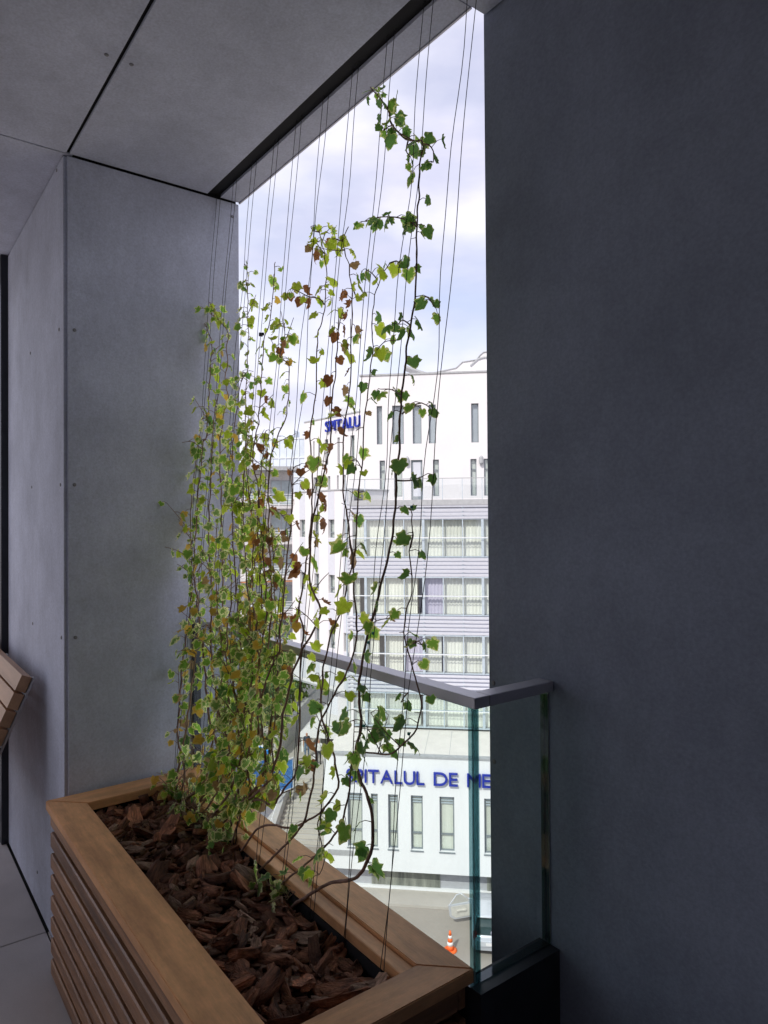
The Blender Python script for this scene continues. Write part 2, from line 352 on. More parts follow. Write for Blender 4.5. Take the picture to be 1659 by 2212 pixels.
# unseen open end with black posts, placed and sized to let daylight in
wl = tag(mb_box((XL - .049, YB, 0), (XL, -2.07, CEIL + .01)).build('wall_far_end', M['roomwall']), kind='structure')
we = thing('open_end_frame', (XL, -1.8, 0), 'black posts framing the open end of the room', 'frame')
for y in (-2.03, .53): MB().box((XL, y - .035, 0), (XL + .07, y + .035, CEIL)).build('post', M['blackmetal'], we)
for z in (.02, CEIL - .025): MB().box((XL + .002, -1.994, z - .02), (XL + .068, .494, z + .02)).build('rail', M['blackmetal'], we)
gd = thing('door_jamb', (-3.86, YW1, 0), 'tall black door jamb beside the grey panel wall', 'door frame')
MB().box((-3.93, YW1 - .03, 0), (-3.792, YW1 + .05, CEIL - .001)).build('jamb', M['blackmetal'], gd)
MB().box((-3.945, YW1 - .01, 0), (-3.931, YW1 + .03, CEIL - .002)).build('glazing_bead', M['galv'], gd)

# ---- parapet upstand and glass balustrade
GY, GX, RZ = 1.053, -1.083, 1.172
up = thing('parapet_upstand', (-1.9, GY, 0), 'black low upstand under the glass balustrade', 'parapet')
MB().box((XW2 + .001, 1.032, -.12), (GX + .032, 1.075, .558)).build('long_side', M['blackmetal'], up)
MB().box((XW2 + .001, 1.0755, -.12), (GX + .0318, 1.2305, .30)).build('outer_ledge', M['blackmetal'], up)
MB().box((GX - .028, 1.0757, -.119), (GX + .0315, YW3 - .002, .557)).build('return_side', M['blackmetal'], up)
MB().box((GX - .16, 1.2315, -17), (GX - .03, YW3 - .003, .29)).build('outer_face', M['panel'], up)
ba = thing('glass_balustrade', (-1.9, GY, .558), 'frameless glass balustrade with grey square handrail', 'balustrade')
def glass_box(a, b, thin):      # big faces glass, edges green
    m = MB().box(a, b)
    ax = {'y': 1, 'x': 0}[thin]
    for k, f in enumerate(m.f):
        cs = [m.v[i][ax] for i in f]
        m.m[k] = 0 if max(cs) - min(cs) < 1e-6 else 1
    return m.build('glass_pane', [M['glass'], M['glassedge']], ba)
glass_box((XW2 + .012, GY - .025, .560), (GX + .004, GY + .004, RZ - .0225), 'y')
glass_box((GX - .018, GY + .006, .560), (GX + .005, YW3 - .004, RZ - .0225), 'x')
MB().box((XW2 + .003, GY - .026, .559), (XW2 + .011, GY + .005, RZ - .0225)).build('end_seal', M['blackmetal'], ba)
MB().box((GX - .0182, YW3 - .0038, .560), (GX - .010, YW3 - .0012, RZ - .028)).box((GX - .003, YW3 - .0038, .560), (GX + .0052, YW3 - .0012, RZ - .028)).build('edge_highlight', M['glint'], ba)  # highlight on the far pane end, drawn as pale strips
MB().box((GX + .0042, GY - .012, .562), (GX + .0046, GY - .0105, RZ - .03)).build('edge_highlight', M['glint'], ba)  # added pale line for the highlight on the corner edge
hr = MB().cbox((XW2 + .002, GY - .022, RZ - .024), (GX + .022, GY + .022, RZ), .0015).build('handrail', M['rail'], ba)
MB().cbox((GX - .022, GY + .0225, RZ - .0242), (GX + .0218, YW3 - .002, RZ - .0002), .0015).build('handrail', M['rail'], ba)

# ================================================================== planter
PX0, PX1, PY0, PY1, PZ = -2.597, -1.072, .500, 1.034, .601
pl = thing('wooden_planter', (-1.83, .77, 0), 'long brown slatted wooden planter box full of bark mulch', 'planter')
ix0, ix1, iy0, iy1 = -2.490, -1.157, .609, .945
EX, EY, EZ = Vector((1, 0, 0)), Vector((0, 1, 0)), Vector((0, 0, 1))
def rim(poly, m, z0=PZ - .03, z1=PZ, inset=.0008):
    c = Vector((sum(p[0] for p in poly) / len(poly), sum(p[1] for p in poly) / len(poly)))
    import bmesh
    bm = bmesh.new(); vs = [bm.verts.new((p[0], p[1], z0)) for p in poly]; f = bm.faces.new(vs)
    r = bmesh.ops.extrude_face_region(bm, geom=[f])
    for v in r['geom']:
        if isinstance(v, bmesh.types.BMVert): v.co.z = z1
    bmesh.ops.recalc_face_normals(bm, faces=bm.faces[:])
    bmesh.ops.bevel(bm, geom=[e for e in bm.edges], offset=.0022, segments=2, affect='EDGES')
    me = bpy.data.meshes.new('rim_board'); org = wpos(pl)
    for v in bm.verts: v.co -= org
    bm.to_mesh(me); bm.free(); me.materials.append(m)
    return link('rim_board', me, pl)
g = .0006
rim([(PX0 + g, PY0), (PX1 - g, PY0), (ix1 - g, iy0), (ix0 + g, iy0)], M['woodx'])
rim([(PX0, PY0 + g), (ix0, iy0 + g), (ix0, iy1 - g), (PX0, PY1 - g)], M['woody'])
rim([(PX1, PY0 + g), (PX1, PY1 - g), (ix1, iy1 - g), (ix1, iy0 + g)], M['woody'])
rim([(PX0 + g, PY1), (ix0 + g, iy1), (ix1 - g, iy1), (PX1 - g, PY1)], M['woodx'])
MB().cbox((ix0 - .02, .907, PZ - .05), (ix1 + .02, .9435, PZ - .008), .002).build('inner_batten', M['woodx'], pl)
nz = 8; pit = (PZ - .032) / nz
for k in range(nz):
    z1 = PZ - .034 - k * pit; z0 = z1 - pit + .021
    MB().cbox((PX0 + .012, PY0 + .012, z0), (PX1 - .012, PY0 + .034, z1), .004).build('slat', M['slat'], pl)
    MB().cbox((PX1 - .034, PY0 + .0345, z0), (PX1 - .012, PY1 - .0345, z1), .004).build('slat', M['slaty'], pl)
    MB().cbox((PX0 + .012, PY1 - .034, z0), (PX1 - .012, PY1 - .012, z1), .004).build('slat', M['slat'], pl)
    MB().cbox((PX0 + .012, PY0 + .0345, z0), (PX0 + .034, PY1 - .0345, z1), .004).build('slat', M['slaty'], pl)
for x in (PX0 + .06, -2.1, -1.6, PX1 - .06):
    MB().box((x - .025, PY0 + .0345, 0), (x + .025, PY0 + .060, PZ - .031)).build('post', M['slat'], pl)
    MB().box((x - .025, PY1 - .060, 0), (x + .025, PY1 - .0345, PZ - .031)).build('post', M['slat'], pl)
MB().box((PX0 + .0605, PY0 + .0605, .02), (PX1 - .0605, .9065, .03)) .box((PX0 + .0605, PY0 + .0605, .031), (PX0 + .064, .9065, PZ - .032)).box((PX1 - .064, PY0 + .0605, .031), (PX1 - .0605, .9065, PZ - .032)).box((PX0 + .0642, PY0 + .0605, .031), (PX1 - .0642, PY0 + .064, PZ - .032)).box((PX0 + .0642, .903, .031), (PX1 - .0642, .9065, PZ - .032)).build('liner', M['black'], pl)

# soil
def soil_h(x, y):
    return .528 + .016 * noise.noise(Vector((x * 3, y * 3, 1))) + .010 * noise.noise(Vector((x * 9, y * 9, 4)))
sm = MB(); nx, ny = 70, 22
for j in range(ny + 1):
    for i in range(nx + 1):
        x = PX0 + .065 + (PX1 - PX0 - .13) * i / nx; y = PY0 + .065 + (.9025 - PY0 - .065) * j / ny
        sm.v.append(Vector((x, y, soil_h(x, y))))
for j in range(ny):
    for i in range(nx):
        a = j * (nx + 1) + i; sm.f.append((a, a + 1, a + nx + 2, a + nx + 1)); sm.m.append(0)
tag(sm.build('soil', M['soil'], None, True), 'dark soil under the bark inside the planter', 'soil', kind='stuff')

# bark chips
def chip_mesh(seed, m):
    import bmesh
    rr = random.Random(seed)
    bm = bmesh.new(); bmesh.ops.create_cube(bm, size=1)
    bmesh.ops.subdivide_edges(bm, edges=bm.edges[:], cuts=1, use_grid_fill=True)
    lx, ly, lz = rr.uniform(.9, 1.5), rr.uniform(.34, .62), rr.uniform(.16, .34)
    for v in bm.verts:
        c = v.co.copy(); s = 1 - .30 * (abs(c.x * 2) ** 2) * (.4 + rr.random())
        q = noise.noise_vector(c * 2.2 + Vector((seed * 3.1, 0, 0)))
        v.co = Vector((c.x * lx + q.x * .22, c.y * ly * s + q.y * .16, c.z * lz * (1 - .3 * abs(c.x)) + q.z * .10 + .18 * c.x * c.x + .05 * math.sin(c.y * 5)))
    bmesh.ops.triangulate(bm, faces=bm.faces[:])
    me = bpy.data.meshes.new('bark_chip'); bm.to_mesh(me); bm.free(); me.materials.append(m)
    if seed % 3: me.polygons.foreach_set('use_smooth', [True] * len(me.polygons))
    return me
chips = [chip_mesh(s, M['bark2'] if s % 4 == 0 else M['bark']) for s in range(1, 16)]
rb = random.Random(11); placed = []
ux0, ux1, uy0, uy1 = ix0 - .01, ix1 + .005, iy0 - .005, .898
tries = 0
while len(placed) < 760 and tries < 16000:
    tries += 1
    t = rb.random() ** .8
    x = ux1 - (ux1 - ux0) * t; y = rb.uniform(uy0, uy1)
    s = rb.choice((.026, .033, .04, .048, .058, .07, .085))
    if any((x - a) ** 2 + (y - b) ** 2 < (.25 * (s + c)) ** 2 for a, b, c in placed): continue
    placed.append((x, y, s))
placed.sort(key=lambda q: -q[2] / (Vector((q[0], q[1], .5)) - EYE).length)
rest = MB()
for k, (x, y, s) in enumerate(placed):
    me = rb.choice(chips)
    h = soil_h(x, y) + .014 + .012 * rb.random() + .10 * s
    # keep chips inside the liner
    x = min(max(x, ux0 + .35 * s), ux1 - .35 * s); y = min(max(y, uy0 + .35 * s), uy1 - .45 * s)
    rot = Matrix.Rotation(rb.uniform(0, 6.28), 4, 'Z') @ Matrix.Rotation(rb.gauss(0, .35), 4, 'Y') @ Matrix.Rotation(rb.gauss(0, .45), 4, 'X')
    if k < 300:
        o = link('bark_chip', me, None, (x, y, h)); o.rotation_euler = rot.to_euler(); o.scale = (s, s, s)
        tag(o, 'rough reddish brown bark chip lying in the wooden planter', 'bark chip', 'bark chips in the planter')
    else:
        mt = Matrix.Translation((x, y, h)) @ rot @ Matrix.Scale(s, 4); i0 = len(rest.v)
        rest.v += [mt @ v.co for v in me.vertices]
        for f in me.polygons: rest.f.append(tuple(i0 + i for i in f.vertices)); rest.m.append(0)
for k in range(2000):      # crumbs between the chips
    me = rb.choice(chips); s = rb.uniform(.007, .026); x = rb.uniform(ux0 + .01, ux1 - .015); y = rb.uniform(uy0 + .01, uy1 - .015)
    mt = Matrix.Translation((x, y, soil_h(x, y) + .006 + .01 * rb.random())) @ Matrix.Rotation(rb.uniform(0, 6.28), 4, 'Z') @ Matrix.Rotation(rb.gauss(0, .6), 4, 'X') @ Matrix.Scale(s, 4); i0 = len(rest.v)
    rest.v += [mt @ v.co for v in me.vertices]
    for f in me.polygons: rest.f.append(tuple(i0 + i for i in f.vertices)); rest.m.append(0)
tag(rest.build('bark_mulch', M['mulch']), 'small broken bark pieces filling the gaps in the planter', 'mulch', kind='stuff')

# ================================================================== bench
BX1, BX0 = -2.93, -4.13
be = thing('slatted_bench', (-3.5, .25, 0), 'slatted wooden bench with steel frame against the grey panel wall', 'bench')
bt = Vector((0, .520, .957)); bdn = Vector((0, -.40, -.92)).normalized(); bn = Vector((0, -.92, .40)).normalized()   # backrest line going down, outward normal
for k in range(8):
    c = bt + bdn * (.031 + k * .0672)
    MB().obox(Vector(((BX0 + BX1) / 2, c.y, c.z)) + bn * .021, EX, bdn, bn, (BX1 - BX0) / 2, .0295, .019).build('back_slat', M['benchwood'], be)
for k in range(4):
    y = .13 - k * .118
    MB().cbox((BX0, y - .104, .415), (BX1, y, .455), .004).build('seat_slat', M['benchwood'], be)
for x in (BX1 - .012, (BX0 + BX1) / 2, BX0 + .012):
    m = MB(); b0 = bt - bn * .004; b1 = bt + bdn * .62 - bn * .004
    m.obox((Vector((x, b0.y, b0.z)) + Vector((x, b1.y, b1.z))) / 2, EX, bdn, bn, .02, .31, .004)
    m.build('back_frame', M['galv'], be)
    m = MB(); m.box((x - .02, -.36, .399), (x + .02, .24, .414)); m.build('seat_frame', M['galv'], be)
    for y in (-.30, .16):
        MB().box((x - .0199, y - .02, .0), (x + .0199, y + .02, .398)).build('leg', M['galv'], be)
# ================================================================== the street side
ZS = EYE.z - 18.6; ZP = EYE.z - 16.4; ZT = EYE.z - 11.77       # street, plaza, terrace levels
HU = (CR * .9914 - CF * .1305).normalized(); HN = -(CF * .9914 + CR * .1305).normalized()   # along the hospital front, out of it
WU = (CR * .648 - CF * .7615).normalized(); WN_ = -(CR * .7615 + CF * .648).normalized()     # the angled wing
class Frame:
    def __init__(s, p, u, n): s.o = Vector((p.x, p.y, 0)); s.u = u; s.n = n
    def uz(s, px, py): q = at_plane(px, py, s.o, s.n); return (q - s.o).dot(s.u), q.z
    def P(s, u, z, n=0): return s.o + s.u * u + s.n * n + Vector((0, 0, z))
    def box(s, u0, u1, z0, z1, n0, n1, m=None, mi=0):
        m = m or MB(); return m.obox(s.P((u0+u1)/2, (z0+z1)/2, (n0+n1)/2), s.u, s.n, EZ, abs(u1-u0)/2, abs(n1-n0)/2, abs(z1-z0)/2, mi)
    def back(s, d): return Frame(s.o - s.n * d, s.u, s.n)
FA = Frame(at_depth(900, 1300, 39.0), HU, HN)        # louvred front
UP = FA.back(2.2)                                    # upper storeys, set back
LO = Frame(at_depth(896, 1300, 34.4), HU, HN)        # low white wall on the street
_c = FA.P(FA.uz(757, 1300)[0], 0)
WI = Frame(_c, WU, WN_); WIU = WI.back(3.6)

hosp = thing('hospital_building', FA.P(3, ZS), 'white hospital building with louvred glass front and slit windows', 'building')
def holed_wall(fr, u0, u1, z0, z1, rects, mt, parent, depth=.28, name='wall', thick=.3):
    us = sorted({u0, u1, *[r[0] for r in rects], *[r[1] for r in rects]}); zs = sorted({z0, z1, *[r[2] for r in rects], *[r[3] for r in rects]})
    m = MB()
    for a, b in zip(us, us[1:]):
        for c, d in zip(zs, zs[1:]):
            uc, zc = (a+b)/2, (c+d)/2
            if any(r[0] < uc < r[1] and r[2] < zc < r[3] for r in rects): continue
            m.quad([fr.P(a, c), fr.P(b, c), fr.P(b, d), fr.P(a, d)])
    for (a, b, c, d) in rects:
        q = -depth
        m.quad([fr.P(a, c), fr.P(a, d), fr.P(a, d, q), fr.P(a, c, q)]); m.quad([fr.P(b, d), fr.P(b, c), fr.P(b, c, q), fr.P(b, d, q)])
        m.quad([fr.P(a, c), fr.P(a, c, q), fr.P(b, c, q), fr.P(b, c)]); m.quad([fr.P(a, d), fr.P(b, d), fr.P(b, d, q), fr.P(a, d, q)])
    m.quad([fr.P(u0, z1), fr.P(u1, z1), fr.P(u1, z1, -thick), fr.P(u0, z1, -thick)])
    m.quad([fr.P(u0, z0), fr.P(u0, z1), fr.P(u0, z1, -thick), fr.P(u0, z0, -thick)])
    m.quad([fr.P(u1, z0), fr.P(u1, z0, -thick), fr.P(u1, z1, -thick), fr.P(u1, z1)])
    m.quad([fr.P(u0, z0, -thick), fr.P(u0, z1, -thick), fr.P(u1, z1, -thick), fr.P(u1, z0, -thick)]) if False else None
    return m.build(name, mt, parent)
def window(fr, r, parent, blind='blind', depth=.22, bar=None, fw=.055, room=True, bl_drop=1.0, sill=False):
    a, b, c, d = r; m = MB(); q0, q1 = -depth, -depth + .05
    for (u0, u1, z0, z1) in ((a, a+fw, c, d), (b-fw, b, c, d), (a+fw, b-fw, c, c+fw), (a+fw, b-fw, d-fw, d)): fr.box(u0, u1, z0, z1, q0, q1, m)
    if bar is not None:
        for t in bar: zb = c + (d-c)*t; fr.box(a+fw, b-fw, zb-.035, zb+.035, q0, q1, m)
    w = m.build('window', M['winframe'], parent)
    fr.box(a+fw*.9, b-fw*.9, c+fw*.9, d-fw*.9, q0+.015, q0+.025).build('pane', M['pane'], w)
    if blind: fr.box(a+.003, b-.003, d-(d-c)*bl_drop, d-.003, q0-.09, q0-.06).build('blind', M[blind], w)
    if room: fr.box(a-.1, b+.1, c-.05, d+.05, q0-.9, q0-.85).build('room_back', M['inroom'], w)
    return w
def rects(fr, lst, z=None):
    out = []
    for (x0, y0, x1, y1) in lst:
        a, z1 = fr.uz(x0, y0); b, z0 = fr.uz(x1, y1)
        if z: z0, z1 = z
        out.append((a, b, z0, z1))
    return out
def z5(x, y): return ((700 + .3255 * x) * .864, (850 + .3255 * y) * .864)
def z7(x, y): return ((700 + .4219 * x) * .864, (1800 + .4219 * y) * .864)
def zr(f, l): return [(*f(a, b), *f(c, d)) for (a, b, c, d) in l]

# -- upper storeys
uL = UP.uz(779, 900)[0]; uR = uL + 16
zt = UP.uz(900, 809)[1]; zb = FA.uz(900, 1079)[1]
r1 = rects(UP, zr(z5, [(742, 507, 786, 800), (861, 505, 952, 798), (1018, 500, 1088, 796), (1141, 497, 1198, 794), (1468, 487, 1527, 787)]))
zz = (sum(r[2] for r in r1)/5, sum(r[3] for r in r1)/5); r1 = [(r[0], r[1], *zz) for r in r1]
r2 = rects(UP, zr(z5, [(765, 925, 808, 1150), (875, 925, 940, 1150), (1175, 918, 1222, 1150), (1463, 914, 1511, 1150), (1567, 914, 1620, 1150)]))
z2t = sum(r[3] for r in r2)/5; r2 = [(r[0], r[1], zb + .25, z2t) for r in r2]
dr = rects(UP, zr(z5, [(1006, 920, 1096, 1215)]))[0]; dr = (dr[0], dr[1], zb + .05, z2t)
k_ = r1[4][1] + .9
r1 += [(k_ + i * 1.5, k_ + i * 1.5 + .5, *zz) for i in range(5)]
holed_wall(UP, uL, uR, zb, zt, r1 + r2 + [dr], M['white'], hosp)
for r in r1: window(UP, r, hosp, 'blind', room=False)
for r in r2: window(UP, r, hosp, 'blindw', bar=(.72,), room=False)
m = MB(); UP.box(dr[0], dr[1], dr[2], dr[3], -.20, -.14, m); dd = m.build('door', M['winframe'], hosp)
UP.box(dr[0]+.12, dr[1]-.12, dr[2]+.2, dr[3]-.12, -.138, -.13).build('pane', M['spandrel'], dd)
UP.box(uL - .06, uR, zt, zt + .10, -.5, .06).build('coping', M['coping'], hosp)
UP.box(uL + .01, uR - .01, zb, zt - .01, -9, -1.4).build('core', M['white'], hosp)
UP.box(uL + .003, uL + .2, zb, zt - .005, -1.41, -.29).build('side_wall', M['white'], hosp)
for px, py in (z5(977, 905), z5(1545, 900)):
    u, z = UP.uz(px, py); MB().lathe([(.05, 0), (.13, .10), (.13, .42), (.06, .52)], UP.P(u, z - .45, .14), 10).build('wall_lamp', M['coping'], hosp)
# rooftop plant: white curved hood, duct and raised white block
def on_up(px, py, n): q = at_plane(px, py, UP.P(0, 0, n), UP.n); return (q - UP.o).dot(UP.u), q.z
prof = [on_up(x, y, -4) for x, y in ((938, 806), (985, 796), (999, 783), (1012, 781), (1029, 778), (1037, 768), (1044, 762), (1070, 758), (1150, 756), (1150, 815), (938, 815))]
MB().prism([(u, z) for u, z in reversed(prof)], UP.u, EZ, UP.n, UP.P(0, 0, -9), 5).build('roof_hood', M['white'], hosp)
MB().tube([UP.P(u, z + .03, -3.98) for u, z in prof[:9]], .05, 6).build('hood_trim', M['coping'], hosp)
MB().tube([UP.P(*on_up(x, y, -3.96), -3.96) for x, y in ((1016, 790), (1032, 776), (1044, 772), (1100, 770))], .06, 6).build('hood_trim', M['coping'], hosp)
u0, z0 = on_up(1030, 806, -3.6); UP.box(u0, u0 + 3, zt + .1, zt + .75, -3.99, -3.6).build('skylight', M['towerglass'], hosp)
u0, z0 = on_up(872, 788, -3); u1, z1 = on_up(925, 806, -3)
MB().prism([(u0, z0 - .12), (u1, z1 - .1), (u1, z1 + .02), (u0, z0)], UP.u, EZ, UP.n, UP.P(0, 0, -4.5), 1.5).build('roof_flap', M['coping'], hosp)

# -- louvred glass front
fL = FA.uz(757, 1300)[0]; fR = fL + 17
bandT = [FA.uz(900, v)[1] for v in (1079, 1207.6, 1332.7, 1455)]; st = (bandT[0] - bandT[3]) / 3
bandT = [bandT[0] - st * i for i in range(4)]; bh = 1.09
bay = [FA.uz(px, 1300)[0] for px in (790, 832.6, 875, 915.6, 956, 998.5, 1043.5)]
sp = (bay[-1] - bay[0]) / 6
mul = [bay[0] + sp * i for i in range(-1, 15)]
FA.box(fL, fR, zb - .32, zb - .02, -2.3, .12).build('balcony_slab', M['coping'], hosp)
for i, zt_ in enumerate(bandT):
    FA.box(fL + .1, fR, zt_ - bh, zt_ - .33 if i == 0 else zt_, -.34, -.10).build('spandrel', M['spandrel'], hosp)
    for k in range(5):
        z = zt_ - .05 - (k + .5) * (bh / 5) + (.06 if i else 0)
        c = FA.P((fL + fR) / 2 - .1, z, .06)
        tl = (EZ * .94 + FA.n * .35).normalized()
        MB().obox(c, FA.u, tl, FA.u.cross(tl), (fR - fL) / 2 + .1, .062, .012).build('louver', M['louver'], hosp)
    for u in mul[::2]:
        FA.box(u - .02, u + .02, zt_ - bh, zt_, .0, .045).build('louver_bracket', M['mull'], hosp)
    gz1 = zt_ - bh; gz0 = bandT[i + 1] if i < 3 else ZT + .12
    gm = (gz0 + gz1) / 2
    for t_, zz_ in (('transom', gm), ('transom', gz0 + .03), ('transom', gz1 - .03)):
        FA.box(fL + .15, fR, zz_ - .03, zz_ + .03, -.12, .0).build(t_, M['mull'], hosp)
    FA.box(fL + .15, fR, gm + .02, gm + .05, .16, .19).build('guard_rail', M['whitemetal'], hosp)
    rr = random.Random(i)
    for k, u in enumerate(mul):
        w = .07 if k % 3 == 1 else .03
        FA.box(u - w, u + w, gz0, gz1, -.14, .02).build('mullion', M['mull'], hosp)
        if k + 1 < len(mul):
            FA.box(u + w, mul[k+1] - .03, gz0 + .06, gm - .03, -.07, -.06).build('glass_pane', M['pane'], hosp)
            FA.box(u + w, mul[k+1] - .03, gm + .03, gz1 - .06, -.07, -.06).build('glass_pane', M['pane'], hosp)
            m = MB(); n_ = 22; a, b = u + .02, mul[k+1] - .02
            if rr.random() < .22: b = a + (b - a) * rr.choice((.66, .8, .9))
            zz1 = gz1 - .02; zz0 = gz0 + .06
            ph = rr.random() * 6
            for q in range(n_ + 1):
                t = q / n_; uu = a + (b - a) * t; nn = -.36 + .035 * math.sin(t * 34 + ph) + .015 * math.sin(t * 71)
                m.v += [FA.P(uu, zz0, nn), FA.P(uu, zz1, nn)]
            for q in range(n_): m.f.append((2*q, 2*q+2, 2*q+3, 2*q+1)); m.m.append(0)
            m.build('curtain', M['lilac' if (i, k) in ((2, 3), (1, 4)) else 'curtain'], hosp, True)
    FA.box(fL + .15, fR, gz0, gz0 + .05, -3.2, -.15).build('storey_floor', M['coping'], hosp)
FA.box(fL + .1, fR, ZT, zb - .33, -3.6, -3.2).build('room_back_wall', M['inroom'], hosp)
FA.box(fL, fL + .14, ZT, zb - .33, -3.2, .0).build('corner_column', M['white'], hosp)
# balcony glass rail
rt = FA.uz(900, 1035)[1]
for k, u in enumerate(mul): FA.box(u - .02, u + .02, zb - .02, rt, .04, .08).build('rail_post', M['mull'], hosp)
FA.box(fL, fR, rt, rt + .045, .03, .09).build('top_rail', M['coping'], hosp)
for k in range(len(mul) - 1): FA.box(mul[k] + .03, mul[k+1] - .03, zb + .03, rt - .03, .055, .065).build('rail_glass', M['pane'], hosp)

# -- low white wall with the lettering
lL = LO.uz(699.5, 1740)[0]; lR = lL + 19
lzt = LO.uz(896, 1637)[1]; lzb = LO.uz(896, 1872)[1]
wr_ = rects(LO, zr(z7, [(400, 430, 490, 750), (538, 435, 581, 758), (640, 440, 701, 762), (775, 447, 848, 773), (945, 457, 1035, 780), (1210, 470, 1290, 795)]))
wz = (LO.uz(900, 1837)[1], LO.uz(900, 1718.5)[1]); wr_ = [(r[0], r[1], *wz) for r in wr_]
wr_ += [(wr_[-1][1] + 1.3 + i * 1.7, wr_[-1][1] + 1.9 + i * 1.7, *wz) for i in range(4)]
holed_wall(LO, lL, lR, lzb, lzt, wr_, M['whitel'], hosp)
for k, r in enumerate(wr_):
    w = window(LO, r, hosp, 'curtain', bar=(.30,), fw=.07, room=False)
    for j in range(3): LO.box(r[0]+.071, r[1]-.071, r[3]-.14-j*.13, r[3]-.075-j*.13, -.218, -.19).build('vent_slat', M['mull'], w)
    LO.box(r[0] - .03, r[1] + .03, r[2] - .05, r[2] - .002, -.1, .05).build('sill', M['winframe'], hosp)
LO.box(lL, lR, lzb - .3, lzb - .001, -1.2, -.002).build('soffit', M['whitel'], hosp)
LO.box(lL - .03, lR, lzt + .001, lzt + .09, -.35, .04).build('coping', M['coping'], hosp)
LO.box(lL + .01, lR - .01, ZS, ZT - .26, -4.4, -.6).build('core', M['recessgrey'], hosp)
gL = LO.back(.598).uz(803, 1890)[0]; gR = LO.back(.598).uz(951, 1900)[0]
LO.box(gL, gR, ZS + .25, lzb - .31, -.62, -.56).build('grille', M['grille'], hosp)
LO.box(lL + .2, lL + 1.5, lzb + .35, lzb + .62, .0, .02).build('wall_vent', M['coping'], hosp)
LO.box(lL + .01, lR, ZS, ZS + .24, -.598, -.45).build('plinth', M['whitel'], hosp)
g2 = LO.back(.598).uz(1052, 1890)[0]; LO.box(g2, g2 + 3, ZS + .25, lzb - .31, -.62, -.56).build('grille', M['grille'], hosp)
# terrace between the low wall and the glass front
LO.box(lL + .02, lR - .02, ZT - .25, ZT, -5.4, -.36).build('terrace', M['paving'], hosp)
for i in range(1, 15): LO.box(lL + i*1.25, lL + i*1.25 + .02, ZT, ZT + .003, -4.6, -.4).build('paving_joint', M['coping'], hosp)

# -- angled wing on the left
tE = (at_plane(632, 1300, WI.o, WI.n) - WI.o).dot(WI.u)      # negative
zl = WI.uz(700, 1061)[1]; zwt = WIU.uz(720, 901.5)[1]; zwb = WI.uz(690, 1480)[1]
def z9(x, y): return ((620 + .18083 * x) * .864, (1000 + .18083 * y) * .864)
ra = rects(WIU, zr(z9, [(900, 572, 922, 900), (970, 560, 996, 900), (1060, 548, 1110, 905), (1235, 522, 1270, 880), (1412, 495, 1475, 868)]))
za = (sum(r[2] for r in ra)/5, sum(r[3] for r in ra)/5); ra = [(r[0], r[1], *za) for r in ra]
rb_ = rects(WIU, zr(z9, [(905, 1068, 985, 1250), (1100, 1052, 1138, 1250), (1228, 1045, 1255, 1250), (1318, 1040, 1352, 1250)]))
zb2 = (zl + .12, sum(r[3] for r in rb_)/4); rb_ = [(r[0], r[1], *zb2) for r in rb_]
tU = WIU.uz(658, 1000)[0]; tV = WIU.uz(812, 1000)[0]
holed_wall(WIU, tU, tV, zl - 1, zwt, ra + rb_, M['white'], hosp)
for r in ra + rb_: window(WIU, r, hosp, 'blindw', room=False, fw=.05)
WIU.box(tU - .02, tV, zwt, zwt + .09, -.4, .04).build('coping', M['coping'], hosp)
WIU.box(tU + .01, tV - .1, zl - 1, zwt - .02, -4, -1.4).build('core', M['white'], hosp)
strips = rects(WI, zr(z9, [(712, 1285, 790, 1645), (1105, 1275, 1195, 1650), (1312, 1600, 1418, 1900)]))
sw = [(strips[0][0], strips[0][1]), ((strips[0][1]+strips[1][0])/2 - .25, (strips[0][1]+strips[1][0])/2 + .25), (strips[1][0], strips[1][1]), (strips[2][0], -.12)]
rw = []; wst = 3.25
z_w1 = WI.uz(700, (1000 + .18083*1655)*.864)[1]; z_w0 = WI.uz(700, (1000 + .18083*1905)*.864)[1]
for i in range(4):
    for (a, b) in sw:
        if z_w0 - i*wst > zwb: rw.append((a, b, z_w0 - i*wst, z_w1 - i*wst))
holed_wall(WI, tE, .0, zwb, zl, rw, M['white'], hosp)
for r in rw: window(WI, r, hosp, 'blindw', bar=(.30,), room=False, fw=.05)
for i in range(5):
    for (a, b) in sw:
        zz1 = z_w0 - (i-1)*wst - .02; zz0 = z_w1 - i*wst + .02
        if i == 0: zz1 = zl - .05
        if zz0 > zwb: WI.box(a, b, zz0, zz1, .0, .012).build('spandrel', M['spandrel'], hosp)
WI.box(tE - .05, .0, zl, zl + .07, -3.55, .05).build('ledge', M['coping'], hosp)
WI.box(tE - .04, .02, zwb - .10, zwb, -.4, .06).build('ledge', M['coping'], hosp)
WI.box(-1.6, .0, ZP, zwb - .1, -3, -.25).build('plinth', M['white'], hosp)
WI.box(tE + .02, -.1, zwb, zl - .02, -5, -1.3).build('core', M['white'], hosp)
# rooftop units on the wing
for k, (x0, x1, y0, y1) in enumerate(((1090, 1280, 100, 230), (1380, 1560, 90, 200))):
    a, b_ = z9(x0, y1), z9(x1, y0)
    f2 = WIU.back(2); u0, z0 = f2.uz(*a); u1, z1 = f2.uz(*b_)
    f2.box(u0, u1, zwt - .2, z1, -1.2, 0).build('roof_unit', M['whitemetal'], hosp)
    for j in range(5): f2.box(u0 + (u1-u0)*(j+.3)/5, u0 + (u1-u0)*(j+.5)/5, zwt, z1 - .15, .0, .02).build('unit_slot', M['mull'], hosp)

